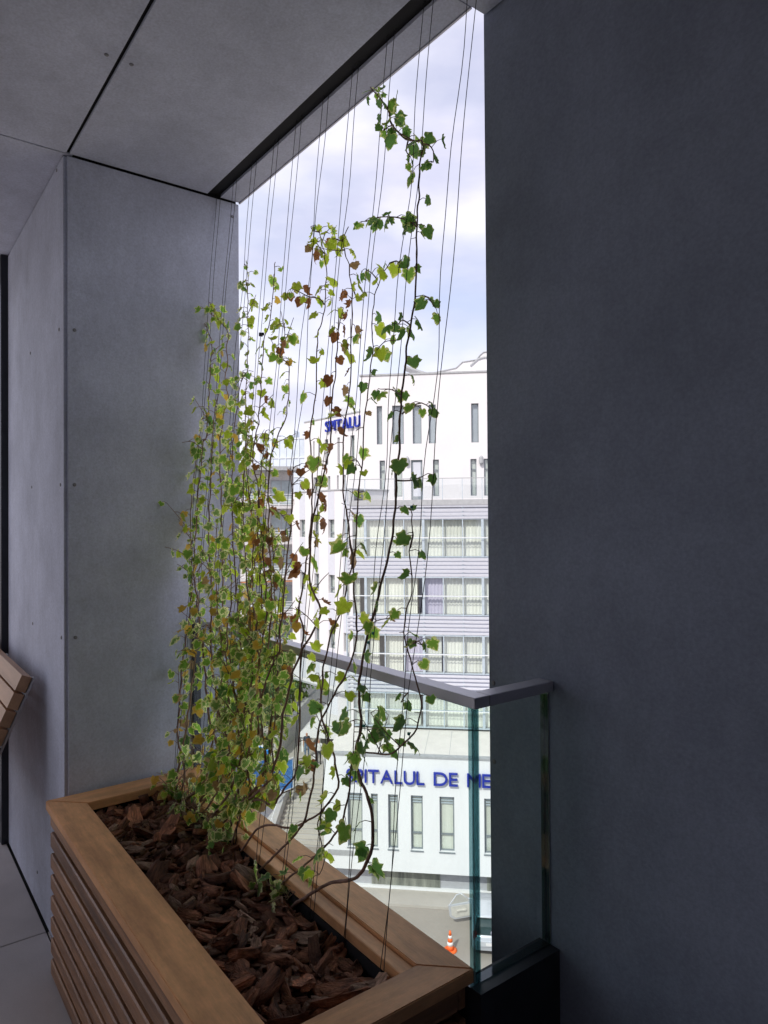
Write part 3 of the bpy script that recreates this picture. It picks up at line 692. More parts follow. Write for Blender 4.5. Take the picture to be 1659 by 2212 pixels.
# -- lettering
def char_mesh(ch, mt):
    cu = bpy.data.curves.new('ch', 'FONT'); cu.body = ch; cu.size = 1.0; cu.extrude = .06; cu.offset = 0.0; cu.resolution_u = 6
    ob = bpy.data.objects.new('ch', cu); COL.objects.link(ob); dg = bpy.context.evaluated_depsgraph_get(); dg.update()
    me = bpy.data.meshes.new_from_object(ob.evaluated_get(dg)); bpy.data.objects.remove(ob); bpy.data.curves.remove(cu)
    me.materials.clear(); me.materials.append(mt)
    xs = [v.co.x for v in me.vertices]; ys = [v.co.y for v in me.vertices]
    return me, min(xs), max(xs), min(ys), max(ys)
GL = {c: char_mesh(c, M['signblue']) for c in 'SPITALUDEM'}
CAP = GL['E'][4] - GL['E'][3]
def lettering(parent, fr, text, u0, u1, zb, h, n=.10):
    s = h / CAP; gap = .10 * h * 1.15; ws = [(GL[c][2] - GL[c][1]) * s for c in text]
    kk = (u1 - u0 - gap * (len(text) - 1)) / sum(ws)
    u = u0
    for c, w in zip(text, ws):
        me, x0, x1, y0, y1 = GL[c]
        o = link('letter', me, parent)
        rot = Matrix((( fr.u.x, 0, fr.n.x), (fr.u.y, 0, fr.n.y), (fr.u.z, 1, fr.n.z)))
        p = fr.P(u - x0 * s * kk, zb, n) - wpos(parent)
        o.matrix_local = Matrix.Translation(p) @ rot.to_4x4() @ Matrix.Diagonal((s * kk, s, s, 1))
        u += w * kk + gap
sg = thing('sign_lettering', LO.P(lL + 1.2, lzt - 1.4), 'raised blue capital letters on the low white wall above slit windows', 'sign')
bz = LO.uz(870, 1692)[1]; hz = LO.uz(870, 1664)[1] - bz
lettering(sg, LO, 'SPITALUL', LO.uz(749, 1680)[0], LO.uz(917, 1690)[0], bz, hz)
lettering(sg, LO, 'DE', LO.uz(937, 1690)[0], LO.uz(989, 1690)[0], bz, hz)
lettering(sg, LO, 'MED', LO.uz(1009, 1690)[0], LO.uz(1092, 1690)[0], bz, hz)
sg2 = thing('sign_lettering', WIU.P(-2, zwt - 1), 'raised blue capital letters along the top of the angled white wing', 'sign')
bz = WIU.uz(730, 930)[1]; hz = WIU.uz(730, 907)[1] - bz
lettering(sg2, WIU, 'SPITALUL', WIU.uz(706, 925)[0], WIU.uz(792, 920)[0], bz, hz, .12)

# ---- ground, plaza, stairs
m = MB(); m.quad([(-900, -900, ZS), (900, -900, ZS), (900, 900, ZS), (-900, 900, ZS)]); tag(m.build('ground', M['street']), kind='structure')
pv = tag(LO.box(lL, lR, ZS + .002, ZS + .12, -.44, .9).build('pavement', M['plaza']), kind='structure')
stair_f = Frame(at_z(660, 1681, ZP), HU, HN)         # top edge of the stair
sr = stair_f.uz(701, 1690)[0]; sl = stair_f.uz(634, 1690)[0]
pz = tag(stair_f.box(-60, sr + 2.5, ZS, ZP, -60, 0).build('plaza', M['plaza']), kind='structure')
sc_ = thing('stone_staircase', stair_f.P((sl+sr)/2, ZS, 2), 'broad pale stone staircase going down beside the low white wall', 'stairs')
for k in range(1, 14):
    z = ZP - k * (ZP - ZS) / 14
    stair_f.box(sl + .02, sr + 1.0, ZS, z - .045, (k-1)*.34 + .001, k*.34).build('riser', M['concrete'], sc_)
    stair_f.box(sl + .02, sr + 1.0, z - .044, z, (k-1)*.34 - .0, k*.34 + .025).build('step', M['step'], sc_)
ck = thing('stair_side_wall', stair_f.P(sl - .4, ZS, 2), 'sloping grey concrete side wall beside the stone stairs', 'wall')
pts = [(-.5, ZS - ZS), (5.0, 0), (5.0, .6), (.2, ZP - ZS + .45), (-.5, ZP - ZS + .45)]
MB().prism([(n, z) for n, z in pts], HN, EZ, HU, stair_f.P(sl - 2.2, ZS), 2.2).build('wall_body', M['concrete'], ck)
m = MB(); m.tube([stair_f.P(sl - .05, ZP + 1.3, .0), stair_f.P(sl - .05, ZS + 1.45, 4.9)], .025, 6); m.build('handrail', M['whitemetal'], ck)
for t in (.1, .5, .9): MB().tube([stair_f.P(sl - .05, ZS + (ZP-ZS)*(1-t) + .3, 4.9*t), stair_f.P(sl - .05, ZP + 1.3 + (ZS + 1.45 - ZP - 1.3)*t, 4.9*t)], .02, 6).build('handrail_post', M['whitemetal'], ck)

# ramp parapet, canopy
a = at_z(596, 1640, ZP); b = at_z(655, 1560, ZP); c = at_z(770, 1478, ZP)
rp = thing('ramp_parapet', b, 'pale curved concrete parapet rising beside the plaza trees', 'wall')
pth = []
for i in range(13):
    t = i / 12; q = a.lerp(b, t).lerp(b.lerp(c, t), t); pth.append(q)
m = MB(); n_ = len(pth)
for i, q in enumerate(pth):
    tn = (pth[min(i+1, n_-1)] - pth[max(i-1, 0)]).normalized(); sd_ = tn.cross(EZ)
    h = 1.5 + 1.3 * i / 12
    for s_, z in ((-.14, 0), (.14, 0), (.14, h), (-.14, h)): m.v.append(q + sd_ * s_ + Vector((0, 0, z)))
for i in range(n_ - 1):
    for k in range(4): m.f.append((i*4+k, i*4+(k+1) % 4, (i+1)*4+(k+1) % 4, (i+1)*4+k)); m.m.append(0)
m.f.append((3, 2, 1, 0)); m.m.append(0); m.f.append(tuple((n_-1)*4 + k for k in range(4))); m.m.append(0)
m.build('wall_body', M['concrete'], rp)
cf = Frame(at_z(700, 1632, ZP), HU, HN).back(.6)
cn = thing('entrance_canopy', cf.P(0, ZP), 'white entrance canopy with slanted roof behind the two walkers', 'canopy')
u0, z0 = cf.uz(651, 1590); u1, z1 = cf.uz(745, 1560); zk = cf.uz(700, 1535)[1]
MB().prism([(u0 - .1, z0), (u1, z0 - .1), (u1, z1 + .4), ((u0+u1)/2, zk), (u0 - .1, z0 + .25)], cf.u, EZ, cf.n, cf.P(0, 0, -4), 4.2).build('roof', M['whitemetal'], cn)
for u in (u0, u0 + 1.2, u1 - .2): cf.box(u, u + .14, ZP, z0, -.2, 0).build('post', M['whitemetal'], cn)
cf.box(u0 + .1, u1, ZP, z0, -4, -3.8).build('rear_wall', M['concrete'], cn)
cf.box(u0 + .2, u0 + 1.1, ZP, z0 - .3, -3.79, -3.7).build('glass_door', M['hazeglass'], cn)
cf.box(u0 + 1.9, u0 + 2.8, ZP, z0 - .3, -3.79, -3.7).build('glass_door', M['hazeglass'], cn)

# blue hoardings
def hoarding(pa, pb, zbase, h, label, m='bluemesh'):
    t = thing('blue_hoarding', pa, label, 'hoarding', 'blue hoardings by the stairs')
    d = (pb - pa); l = d.length; d.normalize(); nn = d.cross(EZ)
    def bx(c0, c1, z0, z1, th, mt, nm):
        MB().obox(pa + d*((c0+c1)/2) + Vector((0, 0, zbase - pa.z + (z0+z1)/2)), d, nn, EZ, (c1-c0)/2, th, (z1-z0)/2).build(nm, M[mt], t)
    bx(.08, l - .08, .1, h - .08, .02, m, 'panel')
    bx(0, .08, 0, h, .04, 'whitemetal', 'post'); bx(l - .08, l, 0, h, .04, 'whitemetal', 'post')
    bx(.081, l - .081, h - .08, h, .035, 'whitemetal', 'top_rail'); bx(.081, l - .081, .02, .1, .035, 'whitemetal', 'bottom_rail')
def G(px, py, z=ZP): return at_z(px, py, z)
zh = ZP - .2
hoarding(G(538, 1732), G(586, 1705), ZP, 2.1, 'blue patterned hoarding panel in white frame, long one by the stairs')
hoarding(G(586, 1705), G(560, 1690), ZP, 2.4, 'plain bright blue hoarding panel in white frame, turned end', 'bluepanel')
hoarding(G(588, 1722), G(634, 1703), ZP, 1.9, 'blue patterned hoarding panel in white frame next to the stair top')
hoarding(G(520, 1760), G(540, 1735), ZP, 1.9, 'short blue patterned hoarding panel in white frame behind the ivy roots')

# ---- neighbour with balconies, glass tower; colours lightened in place of haze
nb_f = Frame(at_depth(590, 1300, 62), (CR * .97 + CF * .24).normalized(), -(CF * .97 - CR * .24).normalized())
nb = thing('balcony_building', nb_f.P(-3, ZP), 'grey apartment building with white railed balconies beyond the ivy', 'building')
nu1 = nb_f.uz(640, 1300)[0]; nu0 = nu1 - 12; nzt = nb_f.uz(600, 1016)[1]
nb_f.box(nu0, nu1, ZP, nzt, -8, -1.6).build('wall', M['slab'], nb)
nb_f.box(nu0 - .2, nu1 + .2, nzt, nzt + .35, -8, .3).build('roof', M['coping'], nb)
for i in range(6):
    z1 = nzt - i * 3.2 - .1; z0 = z1 - 3.1
    if z0 < ZP: break
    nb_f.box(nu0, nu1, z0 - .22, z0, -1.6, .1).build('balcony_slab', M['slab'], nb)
    if i in (2, 3): nb_f.box(nu0, nu1, z0 - .36, z0 - .221, -.05, .06).build('slab_band', M['orange'], nb)
    for k in range(5):
        u = nu0 + .5 + k * 2.35
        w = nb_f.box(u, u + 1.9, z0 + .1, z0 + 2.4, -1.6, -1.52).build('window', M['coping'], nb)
        nb_f.box(u + .08, u + .9, z0 + .18, z0 + 2.32, -1.519, -1.50).build('pane', M['hazeglass'], w); nb_f.box(u + 1.0, u + 1.82, z0 + .18, z0 + 2.32, -1.519, -1.50).build('pane', M['hazeglass'], w)
    for q in range(5): nb_f.box(nu0, nu1, z0 + .12 + q*.23, z0 + .16 + q*.23, .04, .07).build('railing_bar', M['whitemetal'], nb)
    for k in range(9): nb_f.box(nu0 + k*1.5 - .03, nu0 + k*1.5 + .03, z0, z0 + 1.1, .0, .038).build('railing_post', M['whitemetal'], nb)
tw_f = Frame(at_depth(610, 1300, 120), (CR * .98 - CF * .2).normalized(), -(CF * .98 + CR * .2).normalized())
tw = thing('glass_tower', tw_f.P(0, ZS), 'pale blue glazed office block far behind the balcony building', 'building')
tu0 = tw_f.uz(575, 1000)[0]; tu1 = tw_f.uz(690, 1000)[0]; tzt = tw_f.uz(620, 946)[1]
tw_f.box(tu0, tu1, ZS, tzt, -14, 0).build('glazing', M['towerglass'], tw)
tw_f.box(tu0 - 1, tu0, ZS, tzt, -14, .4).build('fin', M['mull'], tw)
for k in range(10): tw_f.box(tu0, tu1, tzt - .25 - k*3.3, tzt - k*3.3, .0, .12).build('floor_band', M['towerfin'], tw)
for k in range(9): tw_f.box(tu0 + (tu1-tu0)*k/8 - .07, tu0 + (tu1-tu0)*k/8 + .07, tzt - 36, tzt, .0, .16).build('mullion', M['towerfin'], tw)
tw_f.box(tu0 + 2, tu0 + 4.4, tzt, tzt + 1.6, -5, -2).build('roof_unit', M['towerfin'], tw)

# ---- trees
def tree(base, h, r, seed, label, mt):
    rr = random.Random(seed)
    t = thing('plaza_tree', base, label, 'tree', 'trees on the plaza')
    m = MB(); top = base + Vector((rr.uniform(-.3, .3), rr.uniform(-.3, .3), h * .62))
    m.tube([base, base.lerp(top, .5) + Vector((.1, 0, 0)), top], [.16, .11, .05], 7)
    ends = []
    for k in range(9):
        s0 = base.lerp(top, rr.uniform(.45, .95)); w = rr.uniform(0, 6.28); e = s0 + Vector((math.cos(w) * r * .6, math.sin(w) * r * .6, rr.uniform(.2, h * .3)))
        m.tube([s0, s0.lerp(e, .5) + Vector((0, 0, .2)), e], [.05, .035, .012], 5); ends.append(e)
    m.build('trunk', M['trunk'], t)
    c = MB(); cl = ends + [top + Vector((0, 0, h*.15))] + [base + Vector((rr.gauss(0, r*.5), rr.gauss(0, r*.5), h*rr.uniform(.4, .95))) for _ in range(16)]
    for q in cl:
        cr = rr.uniform(.35, .75) * r * .6
        for _ in range(130):
            p = q + Vector((rr.gauss(0, .5), rr.gauss(0, .5), rr.gauss(0, .42))) * cr
            a = Vector((rr.gauss(0, 1), rr.gauss(0, 1), rr.gauss(0, 1))).normalized(); b = a.orthogonal().normalized(); s = rr.uniform(.09, .2)
            c.quad([p - a*s, p + b*s*.6, p + a*s, p - b*s*.6])
    c.build('crown', mt, t)
TL = ['rounded green plaza tree in front of the balcony building', 'small light green plaza tree next to the ramp parapet', 'dark green plaza tree close to the blue hoardings', 'broad green plaza tree under the white wing', 'slim green plaza tree beside the glass tower']
for k, (px, d, h, r) in enumerate(((600, 56, 6.5, 2.3), (632, 57, 5.2, 1.8), (560, 50, 5.5, 2.0), (575, 60, 7.0, 2.6), (545, 57, 6.5, 2.3))):
    p = at_depth(px, 1300, d); p.z = ZP
    tree(p, h, r, 50 + k, TL[k], M['tleaf'] if k != 2 else M['tleaf2'])

# ---- traffic cone
cp = at_z(972.5, 2053, ZS)
cn2 = thing('traffic_cone', cp, 'orange and white striped traffic cone standing on the street', 'cone')
MB().lathe([(.30, 0), (.30, .03), (.24, .06), (.20, .065)], cp, 20).build('base', M['cone'], cn2, True)
H = .84
def cr_(t): return .175 - .135 * t
seg = [(.06 / H, .28, 'cone'), (.28, .46, 'conew'), (.46, .64, 'cone'), (.64, .78, 'conew'), (.78, 1.0, 'cone')]
for a, b, mm in seg:
    e = .004 if mm == 'conew' else 0
    MB().lathe([(cr_(a) + e, a * H + .001), (cr_(b) + e, b * H)], cp, 20).build('band' if e else 'body', M[mm], cn2, True)
# ---- parked car, seen from behind, driver's door open
rc = at_z(1019, 2066, ZS)                      # rear left corner on the street
CX = HU.copy(); CY = -HN                       # car axes: right, forward
CW, CLN = 1.72, 3.95
def cpt(x, y, z): return rc + CX * x + CY * y + Vector((0, 0, z))
car = thing('parked_car', rc + CX * .86 + CY * 2, 'silver white hatchback with its left door open beside the traffic cone', 'car')
# loft of the body: cross-sections along the length (y, half-width, floor z, belt z)
import bmesh
def loft(secs, name, mt, parent, smooth=True):
    m = MB(); n = len(secs[0])
    for s in secs: m.v += s
    for i in range(len(secs) - 1):
        for j in range(n): m.f.append((i*n+j, i*n+(j+1) % n, (i+1)*n+(j+1) % n, (i+1)*n+j)); m.m.append(0)
    m.f.append(tuple(reversed(range(n)))); m.m.append(0); m.f.append(tuple((len(secs)-1)*n + j for j in range(n))); m.m.append(0)
    return m.build(name, mt, parent, smooth)
def ring(y, hw, z0, z1, r=.12, ty=0.0):
    o = []
    for (sx, sz, a0) in ((1, -1, -90), (1, 1, 0), (-1, 1, 90), (-1, -1, 180)):
        for k in range(4):
            a = R_(a0 + 30 * k); cx_ = sx * (hw - r) + r * math.cos(a); cz = (z0 + r if sz < 0 else z1 - r) + r * math.sin(a)
            o.append(cpt(CW/2 + cx_, y + ty * (cz - z0), cz))
    return o
loft([ring(.0, .72, .34, .72), ring(.05, .80, .26, .86), ring(.18, .84, .2, .93), ring(.7, .86, .18, .95), ring(2.2, .86, .18, .93), ring(3.0, .85, .18, .90), ring(3.6, .80, .2, .80), ring(3.88, .72, .26, .68), ring(3.95, .62, .32, .60)], 'body', M['carpaint'], car)
loft([ring(.18, .76, .90, .97, .03), ring(.40, .68, .90, 1.26), ring(.62, .63, .90, 1.44), ring(1.5, .62, .90, 1.48), ring(2.1, .62, .90, 1.42), ring(2.5, .66, .90, 1.20), ring(2.95, .74, .90, .96, .03)], 'cabin', M['carglass'], car)
loft([ring(.44, .61, 1.405, 1.455, .02), ring(.62, .64, 1.43, 1.485, .025), ring(1.5, .635, 1.47, 1.52, .025), ring(2.08, .62, 1.41, 1.46, .02)], 'roof_panel', M['carpaint'], car)
for s in (-1, 1):
    for (y0, z0, y1, z1, w0, w1) in ((.24, .93, .60, 1.46, .785, .64), (2.92, .93, 2.10, 1.44, .785, .635), (1.55, .93, 1.5, 1.49, .795, .64)):
        MB().tube([cpt(CW/2 + s*w0, y0, z0), cpt(CW/2 + s*w1, y1, z1)], .035, 6).build('pillar', M['carpaint'], car)
MB().obox(cpt(CW/2, .135, .985), CX, (EZ*.86 + CY*.5).normalized(), (CY*.86 - EZ*.5).normalized(), .62, .10, .02).build('tailgate', M['carglass'], car)
e = cpt(CW/2 - .02, .10, .98); tz = (EZ*.86 + CY*.5).normalized()
MB().prism([(-.055, 0), (0, -.085), (.055, 0), (0, .085)], CX, tz, CX.cross(tz), e, .02).build('emblem', M['chrome'], car)
MB().obox(cpt(CW/2, -.02, .60), CX, CY, EZ, .74, .07, .10).build('bumper', M['carpaint'], car)
MB().obox(cpt(CW/2, -.098, .60), CX, CY, EZ, .26, .006, .056).build('number_plate', M['plate'], car)
MB().obox(cpt(CW/2, .02, .40), CX, CY, EZ, .72, .06, .09).build('lower_bumper', M['recessgrey'], car)
for s in (-1, 1): MB().obox(cpt(CW/2 + s*.71, .10, .86), CX, CY, EZ, .085, .07, .13).build('tail_lamp', M['redlamp'], car)
for x in (.09, CW - .09):
    for y in (.72, 3.2):
        w = MB().lathe([(.20, -.10), (.29, -.09), (.30, 0), (.29, .09), (.20, .10)], cpt(x, y, .30), 20, ez=CX, ex=CY).build('wheel', M['rubber'], car, True)
        MB().lathe([(.19, -.105), (.17, 0), (.19, .105)], cpt(x, y, .30), 14, ez=CX, ex=CY).build('rim', M['galv'], w)
for s, x in ((-1, -.07), (1, CW + .07)):
    MB().obox(cpt(x, 2.55, 1.02), CX, CY, EZ, .09, .05, .065).build('wing_mirror', M['carpaint'], car)
# open front-left door, hinged at its front edge
hg = cpt(.0, 2.55, 0); dv = (-CX * .93 - CY * .36).normalized(); dn = dv.cross(EZ)
def dbox(l0, l1, z0, z1, th, mt, nm, p, off=0): return MB().obox(hg + dv*((l0+l1)/2) + dn*off + Vector((0, 0, (z0+z1)/2)), dv, dn, EZ, (l1-l0)/2, th, (z1-z0)/2).build(nm, M[mt], p)
pd = [(0, .28), (.85, .26), (1.08, .42), (1.14, .9), (1.05, .95), (.72, 1.36), (.55, 1.40), (0, .95)]
pi_ = [(.10, .97), (1.0, .97), (.70, 1.30), (.56, 1.33)]
door = MB().prism([(0, .28), (.85, .26), (1.08, .42), (1.14, .92), (0, .95)], dv, EZ, dn, hg - dn*.04, .08).build('door', M['carpaint'], car)
sgn = 1 if dn.dot(HN) > 0 else -1
MB().prism([(.08, .36), (.82, .34), (1.0, .48), (1.04, .86), (.06, .88)], dv, EZ, dn*sgn, hg + dn*sgn*.041, .02).build('door_card', M['doorcard'], door)
dbox(.30, .75, .62, .68, .03, 'doorcard', 'armrest', door, sgn*.08)
MB().prism([(.08, .955), (1.02, .93), (.74, 1.32), (.52, 1.36)], dv, EZ, dn, hg - dn*.008, .016).build('door_window', M['pane'], door)
MB().tube([hg + dv*a + Vector((0, 0, z)) for a, z in ((.02, .95), (.50, 1.38), (.74, 1.35), (1.09, .93))], .022, 6).build('window_frame', M['carpaint'], door)

# ---- two people walking on the plaza
def person(name_lab, feet, face, h, top, legs, arm_bag=False, step=.16, seed=0):
    side = face.cross(EZ); k = h / 1.75
    t = thing('person', feet, name_lab, 'person', None)
    def P(s, f, z): return (side * s + face * f + Vector((0, 0, z))) * k
    J = {'pel': P(0, 0, .93), 'wai': P(0, .01, 1.08), 'che': P(0, .0, 1.30), 'nek': P(0, .01, 1.47), 'hd0': P(0, .03, 1.56), 'hd1': P(0, .03, 1.70)}
    rad = {'pel': .135, 'wai': .125, 'che': .145, 'nek': .055, 'hd0': .085, 'hd1': .078}
    E = [('pel', 'wai'), ('wai', 'che'), ('che', 'nek'), ('nek', 'hd0'), ('hd0', 'hd1')]
    for s, c in ((-1, 'l'), (1, 'r')):
        st_ = step * s
        J.update({c+'hip': P(.095*s, 0, .88), c+'kne': P(.10*s, st_*.7 + .04, .50), c+'ank': P(.10*s, st_, .09), c+'toe': P(.11*s, st_ + .17, .035),
                  c+'sho': P(.185*s, 0, 1.40), c+'elb': P(.24*s, -st_*.5 - .02, 1.12), c+'wri': P(.25*s, -st_*.9 + .08, .89), c+'han': P(.25*s, -st_*.9 + .10, .80)})
        rad.update({c+'hip': .095, c+'kne': .062, c+'ank': .045, c+'toe': .04, c+'sho': .065, c+'elb': .043, c+'wri': .033, c+'han': .036})
        E += [('pel', c+'hip'), (c+'hip', c+'kne'), (c+'kne', c+'ank'), (c+'ank', c+'toe'), ('che', c+'sho'), (c+'sho', c+'elb'), (c+'elb', c+'wri'), (c+'wri', c+'han')]
    ks = list(J); me = bpy.data.meshes.new('body'); me.from_pydata([tuple(J[q]) for q in ks], [(ks.index(a), ks.index(b)) for a, b in E], [])
    o = link('body', me, t)
    md = o.modifiers.new('s', 'SKIN'); o.modifiers.new('sub', 'SUBSURF').levels = 2
    for i, q in enumerate(ks):
        v = me.skin_vertices[0].data[i]; v.radius = (rad[q]*k, rad[q]*k); v.use_root = (q == 'pel')
    dg = bpy.context.evaluated_depsgraph_get(); dg.update()
    m2 = bpy.data.meshes.new_from_object(o.evaluated_get(dg)); o.modifiers.clear(); o.data = m2
    m2.materials.clear()
    for q in ('skin', top, legs, 'hair', 'rubber'): m2.materials.append(M[q])
    for f in m2.polygons:
        c = f.center / k; s_, f_, z = c.dot(side), c.dot(face), c.z
        i = 0
        if z < .10: i = 4
        elif z < .98 and abs(s_) < .2: i = 2
        elif z < 1.47 and (abs(s_) < .215 and z > .96 or z > 1.20): i = 1
        elif z > 1.69 or (z > 1.58 and f_ < .0): i = 3
        f.material_index = i; f.use_smooth = True
    for s in (-1, 1): MB().lathe([(.008, 0), (.011, .006), (.006, .012)], feet + P(.032*s, .108, 1.645), 8).build('eye', M['hair'], t)
    MB().tube([feet + P(0, .105, 1.64), feet + P(0, .135, 1.60)], [.008*k, .014*k], 6).build('nose', M['skin'], t)
    MB().tube([feet + P(-.028, .104, 1.562), feet + P(.028, .104, 1.562)], .006*k, 5).build('mouth', M['redlamp'], t)
    for c, s in (('l', -1), ('r', 1)):       # fingers
        b = feet + J[c+'han']
        for q in range(4): MB().tube([b + P(0, -.03 + .02*q, -.02), b + P(-.004*s, -.03 + .021*q, -.06), b + P(-.012*s, -.028 + .02*q, -.09 + .008*abs(q-1.5))], [.011*k, .010*k, .008*k], 5).build('finger', M['skin'], t)
        MB().tube([b + P(-.01*s, .03, .0), b + P(-.02*s, .055, -.035)], [.012*k, .009*k], 5).build('thumb', M['skin'], t)
    return t, feet + J['rhan']
f1 = at_z(663, 1636, ZP); f2 = at_z(689, 1652, ZP)
_, hd = person('person in navy shirt and blue jeans walking on the plaza', f1, -CF, 1.76, 'navy', 'jeans')
_, hd2 = person('person in white shirt and dark trousers walking on the plaza', f2, (-CF + CR * .15).normalized(), 1.74, 'tee', 'darktr', step=.2)
bgp = hd2 + Vector((0, 0, -.10))
bg = thing('carrier_bag', bgp + Vector((0, 0, -.42)), 'white carrier bag held by the person in dark trousers', 'bag')
m = MB(); m.prism([(-.15, -.40), (.15, -.40), (.13, -.06), (-.13, -.06)], CR, EZ, CF, bgp - CF * .05, .10); m.build('pouch', M['bag'], bg)
MB().tube([bgp + CR*a + Vector((0, 0, z)) for a, z in ((-.09, -.06), (-.05, .0), (.05, .0), (.09, -.06))], .008, 5).build('handle', M['bag'], bg)
# ================================================================== climbing wires
YT, YBt, ZTP, ZBT = 1.140, .8985, CEIL + .03, .565
def wire_y(z): return YBt + (z - ZBT) * (YT - YBt) / (ZTP - ZBT)
rw_ = random.Random(5)
W_TOP = [-1.148 - .1625 * k for k in range(10)]; W_BOT = [-1.222 - .148 * k for k in range(10)]
W_TOP[9] = -2.600; W_BOT[9] = -2.478
wire_near = ['climbing wire pair ending nearest the balustrade corner', 'climbing wire pair carrying the tallest dark green ivy', 'climbing wire pair one step from the tallest ivy', 'climbing wire pair carrying the ivy with a big brown leaf',
             'climbing wire pair among the browning ivy', 'climbing wire pair at the edge of the browning ivy', 'climbing wire pair in the middle of the planter row', 'climbing wire pair in the dense variegated ivy', 'climbing wire pair second from the side wall panel', 'climbing wire pair running close to the side wall panel']
for k in range(10):
    t = thing('climbing_wire', (W_BOT[k], YBt, ZBT), wire_near[k], 'wire', 'climbing wires over the planter')
    for s in (-1, 1):
        m = MB(); pts = []
        a = Vector((W_TOP[k] + s * rw_.uniform(.012, .022), YT, ZTP)); b = Vector((W_BOT[k] + s * .006, YBt, ZBT - .03))
        amp = rw_.uniform(.006, .013); f = rw_.uniform(3, 6); ph = rw_.uniform(0, 6)
        for i in range(41):
            u = i / 40; p = b.lerp(a, u); w = math.sin(math.pi * u)
            p.x += w * amp * (math.sin(u * f * 3 + ph) + .5 * math.sin(u * f * 7 + ph * 2)) + (.004 * math.sin(u * 25 + ph) if u < .3 else 0)
            p.y += w * amp * .6 * math.sin(u * f * 4 + 1 + ph); pts.append(p)
        m.tube(pts, .00095, 5); m.build('strand', M['wire'], t, True)
    MB().tube([Vector((W_BOT[k] - .008, YBt, ZBT - .03)), Vector((W_BOT[k] + .008, YBt, ZBT - .03))], .003, 6).build('eyelet', M['galv'], t)

# ================================================================== ivy
def leaf_mat(name, core, edge, e0=.30, e1=.55, trans=.45, tcol=None, vein=True, rough=.45, rnd=.25):
    m, nt, out = new_mat(name); N = nt.nodes.new; K = nt.links.new
    at = N('ShaderNodeAttribute'); at.attribute_name = 'rim'
    tc = N('ShaderNodeTexCoord'); oi = N('ShaderNodeObjectInfo'); vo = N('ShaderNodeVectorMath'); vo.operation = 'ADD'; cb = N('ShaderNodeCombineXYZ')
    r9 = N('ShaderNodeMath'); r9.operation = 'MULTIPLY'; r9.inputs[1].default_value = 37.0; K(oi.outputs['Random'], r9.inputs[0]); K(r9.outputs[0], cb.inputs[0]); K(r9.outputs[0], cb.inputs[2])
    K(tc.outputs['Object'], vo.inputs[0]); K(cb.outputs[0], vo.inputs[1])
    n = noise_node(nt, vo.outputs[0], 3.2, 5, .65)
    off = N('ShaderNodeMath'); off.operation = 'MULTIPLY_ADD'; off.inputs[1].default_value = 2.6; off.inputs[2].default_value = -1.3; K(n.outputs['Fac'], off.inputs[0])
    ad = N('ShaderNodeMath'); ad.operation = 'ADD'; K(at.outputs['Fac'], ad.inputs[0]); K(off.outputs[0], ad.inputs[1])
    rp = N('ShaderNodeValToRGB'); rp.color_ramp.elements[0].position = e0; rp.color_ramp.elements[1].position = e1
    rp.color_ramp.elements[0].color = (*core, 1); rp.color_ramp.elements[1].color = (*edge, 1)
    mid = rp.color_ramp.elements.new((e0 + e1) / 2); mid.color = (*[(a * .75 + b * .25) for a, b in zip(core, edge)], 1)
    K(ad.outputs[0], rp.inputs['Fac'])
    n2 = noise_node(nt, tc.outputs['Object'], 14, 3, .6)
    mr = N('ShaderNodeMapRange'); mr.inputs['To Min'].default_value = .72; mr.inputs['To Max'].default_value = 1.3; K(n2.outputs['Fac'], mr.inputs['Value'])
    mr2 = N('ShaderNodeMapRange'); mr2.inputs['To Min'].default_value = 1 - rnd; mr2.inputs['To Max'].default_value = 1 + rnd; K(oi.outputs['Random'], mr2.inputs['Value'])
    mm = N('ShaderNodeMath'); mm.operation = 'MULTIPLY'; K(mr.outputs[0], mm.inputs[0]); K(mr2.outputs[0], mm.inputs[1])
    mx = N('ShaderNodeMixRGB'); mx.blend_type = 'MULTIPLY'; mx.inputs['Fac'].default_value = 1; K(rp.outputs['Color'], mx.inputs['Color1']); K(mm.outputs[0], mx.inputs['Color2'])
    p = N('ShaderNodeBsdfPrincipled'); p.inputs['Roughness'].default_value = rough; p.inputs['Specular IOR Level'].default_value = .35; K(mx.outputs[0], p.inputs['Base Color'])
    bp = N('ShaderNodeBump'); bp.inputs['Strength'].default_value = .25; bp.inputs['Distance'].default_value = .02; K(n2.outputs['Fac'], bp.inputs['Height']); K(bp.outputs[0], p.inputs['Normal'])
    tr = N('ShaderNodeBsdfTranslucent'); g = N('ShaderNodeMixRGB'); g.blend_type = 'MULTIPLY'; g.inputs['Fac'].default_value = 1; g.inputs['Color2'].default_value = (*(tcol or (1.25, 1.25, .75)), 1)
    K(mx.outputs[0], g.inputs['Color1']); K(g.outputs[0], tr.inputs['Color'])
    ms = N('ShaderNodeMixShader'); ms.inputs[0].default_value = trans; K(p.outputs[0], ms.inputs[1]); K(tr.outputs[0], ms.inputs[2]); K(ms.outputs[0], out.inputs[0])
    return m
